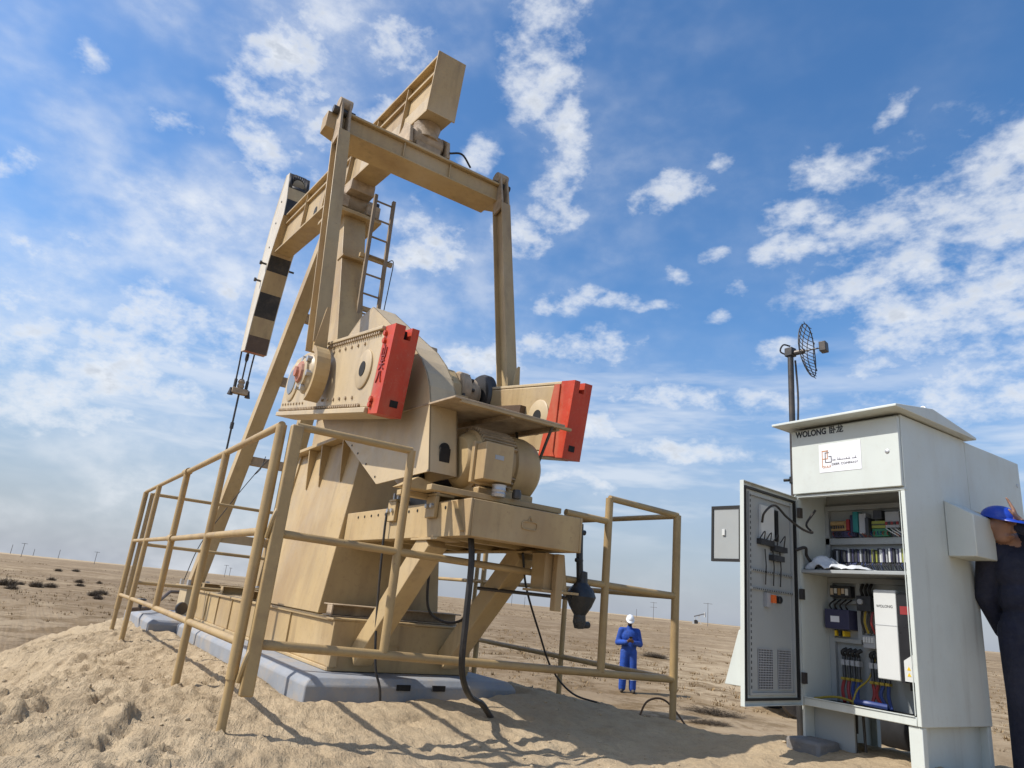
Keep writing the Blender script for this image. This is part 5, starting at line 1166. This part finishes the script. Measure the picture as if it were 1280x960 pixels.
def worker_near():
    x, y = -2.02, 5.41; z = -.17; base = (x, y, z); hd = math.atan2(-y, -x) - math.pi/2 + R(14)
    F = Figure(base, hd, 1.0); mt = 'coverall_navy'
    for s in (-1, 1):
        F.cap((s*.09,0,.93), (s*.105,.02,.50), .108, .085, mt); F.cap((s*.105,.02,.50), (s*.11,-.01,.10), .086, .078, mt); F.cap((s*.11,-.005,.12), (s*.112,0,.06), .080, .074, mt)
    F.ell((0,-.005,.98), (.175,.125,.14), mt); F.ell((0,0,1.14), (.178,.122,.17), mt); F.ell((0,.005,1.31), (.198,.125,.17), mt); F.ell((-.10,.0,1.20), (.10,.11,.22), mt)
    F.cap((-.165,-.01,1.43), (.165,-.01,1.43), .074, .074, mt); F.cap((0,-.01,1.43), (0,.0,1.505), .085, .062, mt)
    rot = Quaternion((0,0,1), R(34)) @ Quaternion((1,0,0), R(-12))
    F.cap((SIDE*.02,-.0,1.46), (SIDE*.12,.03,1.56), .058, .052, 'skin'); hc = V(SIDE*.13,.06,1.60); head(F, hc, rot, 'skin')
    # arm on the far side of the face raised, fingers up against the hat
    def arm(sh, el_, wr): F.cap(sh, el_, .080, .066, mt); F.cap(el_, wr, .068, .050, mt)
    wr = V(SIDE*.025,.165,1.575); arm(V(-SIDE*.18,-.01,1.42), V(-SIDE*.27,.17,1.46), wr); F.cap(wr, wr+V(SIDE*.02,.0,.02), .036, .031, 'skin')
    hand(F, wr+V(SIDE*.022,.0,.022), (SIDE*.22,-.05,.97), (SIDE*.9,-.30,-.2), (SIDE*.3,.85,.2), 'skin', .10)
    arm(V(SIDE*.19,-.01,1.42), V(SIDE*.225,-.07,1.14), V(SIDE*.13,-.17,.93)); hand(F, V(SIDE*.12,-.18,.91), (-.3*SIDE,.0,-1), (0,1,0), (-SIDE,0,0), 'skin', .4)
    p = F.mesh('person', [mt,'skin'], .0085, base, 3); p.location = base; ORG[p.name] = Vector(base)
    tag(p, 'person in dark navy coveralls beside the cabinet, hand raised to a blue hard hat', 'person')
    helmet('hard_hat', hc + V(0,.005,.022), rot, F.T, 'hardhat_blue', p, .085, .075); boots(F, p, .11)
    m = MB(); q = F.P(hc + rot @ V(0,-.035,-.01)); capsule(m, q, F.P(hc + rot @ V(0,-.03,-.05)), .084, .07); m.build('hair', 'hair', p)
    m = MB(); ring = []; bx = -SIDE*.085
    for k in range(21): t = R(360*k/20); ring.append(F.P((bx+.030*math.cos(t), .132, 1.325+.040*math.sin(t))))
    m.tube(ring, .004, 6, caps=False); m.tube([F.P((bx-.02,.134,1.34)),F.P((bx+.02,.134,1.34))], .005, 6); m.tube([F.P((bx,.134,1.29)),F.P((bx,.134,1.36))], .005, 6)
    m.build('chest_badge', 'letter_grey', p)
SIDE = 1
worker_near()
def worker_behind():
    x, y = -4.25, 7.6; z = gz(x, y); hd = math.atan2(-y, -x) - math.pi/2
    F = Figure((x, y, z), hd, 1.0); legs(F, 'coverall_blue', .10); torso(F, 'coverall_blue')
    rot = Quaternion((1,0,0), R(-10)); F.cap((0,0,1.48), (0,.02,1.57), .054, .05, 'skin'); head(F, (0,.04,1.64), rot, 'skin')
    for s in (-1, 1):
        F.cap((s*.20,0,1.42), (s*.26,-.02,1.14), .068, .057, 'coverall_blue'); F.cap((s*.26,-.02,1.14), (s*.23,.10,.90), .058, .045, 'coverall_blue'); hand(F, (s*.23,.11,.88), (0,.2,-1), (-s,0,0), (0,1,0), 'skin', .4)
    p = F.mesh('person', ['coverall_blue','skin'], .014, (x, y, z)); p.location = (x, y, z); ORG[p.name] = Vector((x, y, z))
    tag(p, 'person in blue trousers behind the cabinet, only lower legs showing below it', 'person')
    helmet('hard_hat', (0,.04,1.665), rot, F.T, 'hardhat_white', p); boots(F, p)
worker_behind()
def bag():
    x, y = -3.28, 5.95; z = gz(x, y); m = MB()
    capsule(m, (x-.12,y+.02,z+.14), (x+.28,y-.02,z+.15), .19, .20, 20); capsule(m, (x+.05,y,z+.22), (x+.25,y+.02,z+.26), .13, .14, 16)
    o = m.build('tool_bag', 'black_cloth', None, org=(x,y,z)); tag(o, 'dark bulky bag on the sand seen under the cabinet between its legs', 'bag')
bag()

# ------------------------------------------------------------------ vehicle almost hidden behind the cabinet
def pickup():
    cx, cy = -9.9, 15.9; a = R(56)
    T = Matrix.Translation((cx, cy, -1.1)) @ Matrix.Rotation(a, 4, 'Z')
    z0 = gz(cx, cy); T = Matrix.Translation((cx, cy, z0)) @ Matrix.Rotation(a, 4, 'Z')
    t = thing('pickup_truck', (cx, cy, z0), 'vehicle parked behind the control cabinet, only a tyre showing under the door', 'vehicle')
    def tr(m):
        m.v = [tuple(T @ Vector(v)) for v in m.v]; return m
    side = [(-1.75,.42),(1.75,.42),(2.05,.50),(2.08,.80),(1.95,.98),(.95,1.06),(.45,1.60),(-.75,1.64),(-1.05,1.10),(-1.95,1.08),(-2.0,.5)]
    m = MB(); m.prism(side, 'y', -.82, .82); tr(m).build('body', 'car_paint', t, bevel=.06, seg=3)
    for s in (-1, 1):
        m = MB(); m.prism([(.80,1.10),(.40,1.54),(-.15,1.56),(-.15,1.10)], 'y', s*.822, s*.828); tr(m).build('side_window', 'car_glass', t)
        m = MB(); m.prism([(-.22,1.10),(-.22,1.56),(-.70,1.58),(-.92,1.14)], 'y', s*.822, s*.828); tr(m).build('side_window', 'car_glass', t)
        for x in (-1.25, 1.30):
            m = MB(); m.lathe([(.20,-.11),(.34,-.10),(.36,-.06),(.36,.06),(.34,.10),(.20,.11)], (x,s*.74,.35), (0,1,0), 28); w = tr(m).build('tyre', 'rubber', t)
            m = MB(); m.lathe([(0,-.06),(.05,-.06),(.06,-.03),(.19,-.02),(.205,-.09),(.205,.09),(.19,.02),(.06,.03),(0,.06)], (x,s*.74,.35), (0,1,0), 20); tr(m).build('rim', 'steel', w)
        m = MB(); m.box(2.04,2.10,s*.72-.1,s*.72+.08,.72,.86); tr(m).build('headlight', 'glass_pale', t); m = MB(); m.box(-2.02,-1.95,s*.74-.06,s*.74+.06,.75,1.0); tr(m).build('tail_light', 'tail_red', t)
    m = MB(); m.add([(.97,-.70,1.085),(.97,.70,1.085),(.485,.64,1.58),(.485,-.64,1.58)], [(0,1,2,3)]); tr(m).build('windscreen', 'car_glass', t)
pickup()

# ------------------------------------------------------------------ shrubs, tufts, stones
def twig_mesh(name, w, h, n, seed, flat=1.0):
    r = random.Random(seed); m = MB()
    for k in range(n):
        a = r.uniform(0, 6.283); rad = math.sqrt(r.random()); bx, by = rad*w*.35*math.cos(a), rad*w*.35*math.sin(a)*flat
        tx, ty = bx + r.uniform(-.4,.4)*w*.6 + math.cos(a)*rad*w*.15, by + (r.uniform(-.4,.4)*w*.6 + math.sin(a)*rad*w*.15)*flat; tz = h*(1-rad*.55)*r.uniform(.35, 1.05)
        d = V(tx-bx, ty-by, tz); s_ = V(-d.y, d.x, r.uniform(-.3,.3)*d.length).normalized()*h*r.uniform(.012,.035)
        b = V(bx, by, -.02); mid = b + d*.55 + V(r.uniform(-.1,.1)*w, r.uniform(-.1,.1)*w, 0); e = b + d
        i = len(m.v); m.v += [tuple(b-s_), tuple(b+s_), tuple(mid+s_*.8), tuple(mid-s_*.8), tuple(e)]; m.f += [(i,i+1,i+2,i+3), (i+3,i+2,i+4)]; m.m += [0, 0]
        for q in range(2):
            p0 = b + d*r.uniform(.4,.9); p1 = p0 + V(r.uniform(-1,1)*w*.16, r.uniform(-1,1)*w*.16, r.uniform(-.02,.16)*h*2); i = len(m.v); s2 = s_*.7; m.v += [tuple(p0-s2), tuple(p0+s2), tuple(p1)]; m.f += [(i,i+1,i+2)]; m.m += [0]
    return m
SHR = [(-47.4,-.6,.75,.45,'biggest dark shrub on the far left of the plain'),(-41.9,-.3,.45,.22,'low dark shrub just below the biggest shrub at the far left'),(-50.3,0.0,.35,.22,'small dark shrub right of the biggest far-left shrub'),
 (-48.5,.8,.6,.36,'round dark shrub second largest on the left plain'),(-49.6,1.5,.5,.3,'dark shrub right of the round shrub on the left plain'),(-69.1,2.0,.5,.3,'small distant dark shrub above the left group of shrubs'),
 (-108,3.6,.7,.4,'tiny shrub near the horizon, left one of two'),(-122,6.2,.8,.45,'tiny shrub near the horizon, right one of two'),(-67.9,3.9,.5,.32,'upper shrub of the pair mid left on the plain'),(-57.7,3.4,.45,.26,'lower shrub of the pair mid left on the plain'),
 (-40.9,3.1,.40,.28,'upright dark shrub left of the railing corner'),(-44.6,3.7,.5,.28,'dark shrub nearest the far railing post'),(-36.9,3.0,.3,.22,'small dark shrub lowest beside the railing corner'),(-76.5,6.0,.4,.25,'faint small shrub between the pair and the railing')]
for i, (x, y, w, h, lb) in enumerate(SHR):
    m = twig_mesh('shrub', w*1.5, h*1.4, 260, 100+i); o = m.build('shrub', 'twig', None, smooth=0); o.location = (x, y, gz(x, y)); tag(o, lb, 'shrub', 'shrubs on the left plain')
for i, (x, y, w, h, fl, lb) in enumerate(((-10.2,12.0,1.3,.22,.5,'flat mat of dead brown brush on the sand right of the worker, longer one'),(-9.35,10.9,.8,.16,.5,'smaller flat mat of dead brush nearest the cabinet door'),(-23.6,23.9,1.3,.35,.6,'dark low brush just behind the worker in bright blue'),(-7.6,5.3,.45,.30,1,'dry bush growing at the right corner of the foundation'))):
    m = twig_mesh('dead_brush', w, h, 420, 200+i, fl); o = m.build('dead_brush', 'twig', None, smooth=0); o.location = (x, y, gz(x, y)); o.rotation_euler = (0, 0, R(40)); tag(o, lb, 'brush')
def tufts():
    r = random.Random(21); m = MB(); cnt = 0
    xs, ys = [], []
    while len(xs) < 7000:
        D = 17*math.exp(r.random()**.8*2.5); a = R(r.uniform(-16, 78)); x, y = -D*math.cos(a), D*math.sin(a)
        n = float(vnoise(np.array([x*.05+50]), np.array([y*.05+50]), 33)[0]) + .6*float(vnoise(np.array([x*.2+50]), np.array([y*.2+50]), 34)[0])
        if n + .003*math.degrees(a) < .06 + r.random()*.22: continue
        xs.append(x); ys.append(y)
    hs = height(np.array(xs), np.array(ys)); dd = mound_dist(np.array(xs), np.array(ys))
    for x, y, z, d in zip(xs, ys, hs, dd):
        if d < 2.0 or math.hypot(x+13.2, y-12.5) < 1.0: continue
        s = r.uniform(.04, .13)*(1+.01*math.hypot(x, y))
        for k in range(7):
            a = r.uniform(0, 6.28); bx, by = x + math.cos(a)*s*.4, y + math.sin(a)*s*.4; tx, ty, tz = bx + math.cos(a)*s*r.uniform(.2,1.0), by + math.sin(a)*s*r.uniform(.2,1.0), z + s*r.uniform(.25,.75)
            px, py = -math.sin(a)*s*.14, math.cos(a)*s*.14
            i = len(m.v); m.v += [(bx-px,by-py,z-.03),(bx+px,by+py,z-.03),(tx,ty,tz)]; m.f.append((i,i+1,i+2)); m.m.append(0)
    o = m.build('dry_scrub', 'dry_grass', None, smooth=0); tag(o, 'dry brown scrub scattered over the low plain', 'scrub', kind='stuff')
tufts()
def stone_mesh(r, sx, sy, sz, seed):
    bm = bmesh.new(); bmesh.ops.create_icosphere(bm, subdivisions=2, radius=1); rr = np.random.default_rng(seed); m = MB(); vs = []
    for v in bm.verts:
        n = 1 + .35*float(vnoise(np.array([v.co.x*1.3+9+seed]), np.array([v.co.y*1.3+v.co.z*1.7+4]), 50)[0]) + .2*float(vnoise(np.array([v.co.x*3+9]), np.array([v.co.z*3+seed]), 51)[0]); vs.append((v.co.x*sx*n, v.co.y*sy*n, v.co.z*sz*n))
    fs = [tuple(v.index for v in f.verts) for f in bm.faces]; bm.free(); m.add(vs, fs); return m
def crumbs():
    r = random.Random(4); m = MB(); base = [stone_mesh(1, 1, 1, .7, k) for k in range(3)]
    low = []
    bm = bmesh.new(); bmesh.ops.create_icosphere(bm, subdivisions=1, radius=1); bv = [v.co.copy() for v in bm.verts]; bf = [tuple(v.index for v in f.verts) for f in bm.faces]; bm.free()
    N = 3000; xs = np.array([r.uniform(-9.5,-3.0) for _ in range(N)]); ys = np.array([r.uniform(-.4,6.2) for _ in range(N)]); hs = height(xs, ys); cl = vnoise(xs*1.5+30, ys*1.5+30, 61)
    for x, y, z, c in zip(xs, ys, hs, cl):
        if c < -.05 or (-10.4 < x < -5.05 and 1.75 < y < 3.65): continue
        s = .004 + .013*r.random()**3; q = [r.uniform(.6,1.3) for _ in range(3)]; a = r.uniform(0, 6.28); ca, sa = math.cos(a), math.sin(a); i = len(m.v)
        for v in bv:
            k = s*r.uniform(.8,1.15); X, Y_ = v.x*q[0]*k, v.y*q[1]*k; m.v.append((x+X*ca-Y_*sa, y+X*sa+Y_*ca, z+v.z*q[2]*k*.7+s*.2))
        m.f += [tuple(i+t for t in f) for f in bf]; m.m += [0]*len(bf)
    o = m.build('sand_crumbs', 'rock', None, smooth=60); tag(o, 'loose crumbs of sand scattered over the mound', 'crumbs', kind='stuff')
crumbs()

# ------------------------------------------------------------------ far poles and the distant pump jack
POLES = [(-620,-4.3,1,'tallest utility pole at the far left of the horizon'),(-964,-17.2,0,'faint pole leftmost on the horizon'),(-1240,5.2,0,'faint short pole right of the tallest far-left pole'),(-964,28.3,0,'faint pole between the far-left pole and the railing'),(-666,45,1,'pole on the horizon just left of the railing corner'),
 (-652,143,1,'left pole of the close pair seen through the left railing'),(-941,212,1,'right pole of the close pair seen through the left railing'),(-306,308,2,'pole with two crossarms behind the worker in blue'),(-218,252.7,1,'tall dark pole in front of the distant pump jack'),(-695,669,0,'faint pole left of the two-crossarm pole'),(-399,271,1,'pole seen under the motor platform, left one'),(-591,417,0,'faint pole seen under the motor platform, right one')]
for (x, y, k, lb) in POLES:
    z = gz(x, y) - .5; D = math.hypot(x, y); wd = max(.13, D*.00032)
    t = thing('utility_pole', (x, y, z), lb, 'utility pole', 'utility poles on the horizon')
    MB().cyl((x,y,z),(x,y,z+10.5),wd,8,r2=wd*.8).build('pole_shaft', 'pole_wood', t)
    d = Vector((-y, x, 0)).normalized()
    for j in range(k): zc = z+10.2-j*2.6; MB().bar(Vector((x,y,zc))-d*1.9, Vector((x,y,zc))+d*1.9, wd*1.2, wd*1.2).build('crossarm', 'pole_wood', t)
def far_pump():
    x, y = -383, 434; z = gz(x, y); t = thing('pump_jack', (x, y, z), 'tiny pale pump jack far away on the horizon', 'pump jack')
    r = Vector((.75,.66,0)); c = Vector((x, y, z)); P = lambda a, h: c + r*a + V(0,0,h)
    MB().bar(P(-5,0.3), P(4,.3), 2.0, .9).build('base', 'far_white', t)
    for a in (-1.4, 1.6): MB().bar(P(a,.5), P(.2,7), .5, .5).build('leg', 'far_white', t)
    MB().bar(P(-3.6,6.0), P(4.2,8.6), .7, .8).build('walking_beam', 'pole_wood', t)
    MB().bar(P(4.2,9.6), P(4.4,6.2), .8, 1.0).build('horsehead', 'far_white', t)
    MB().bar(P(-3.3,6.0), P(-2.6,2.0), .4, .4).build('pitman_arm', 'far_white', t)
    MB().lathe([(0,-.5),(1.7,-.5),(1.7,.5),(0,.5)], P(-2.2,2.0), r.cross(V(0,0,1)), 20).build('counterweight', 'black_paint', t)
    MB().bar(P(-5,1.4), P(-3.4,1.4), 1.6, 2.0).build('motor_box', 'far_white', t)
far_pump()
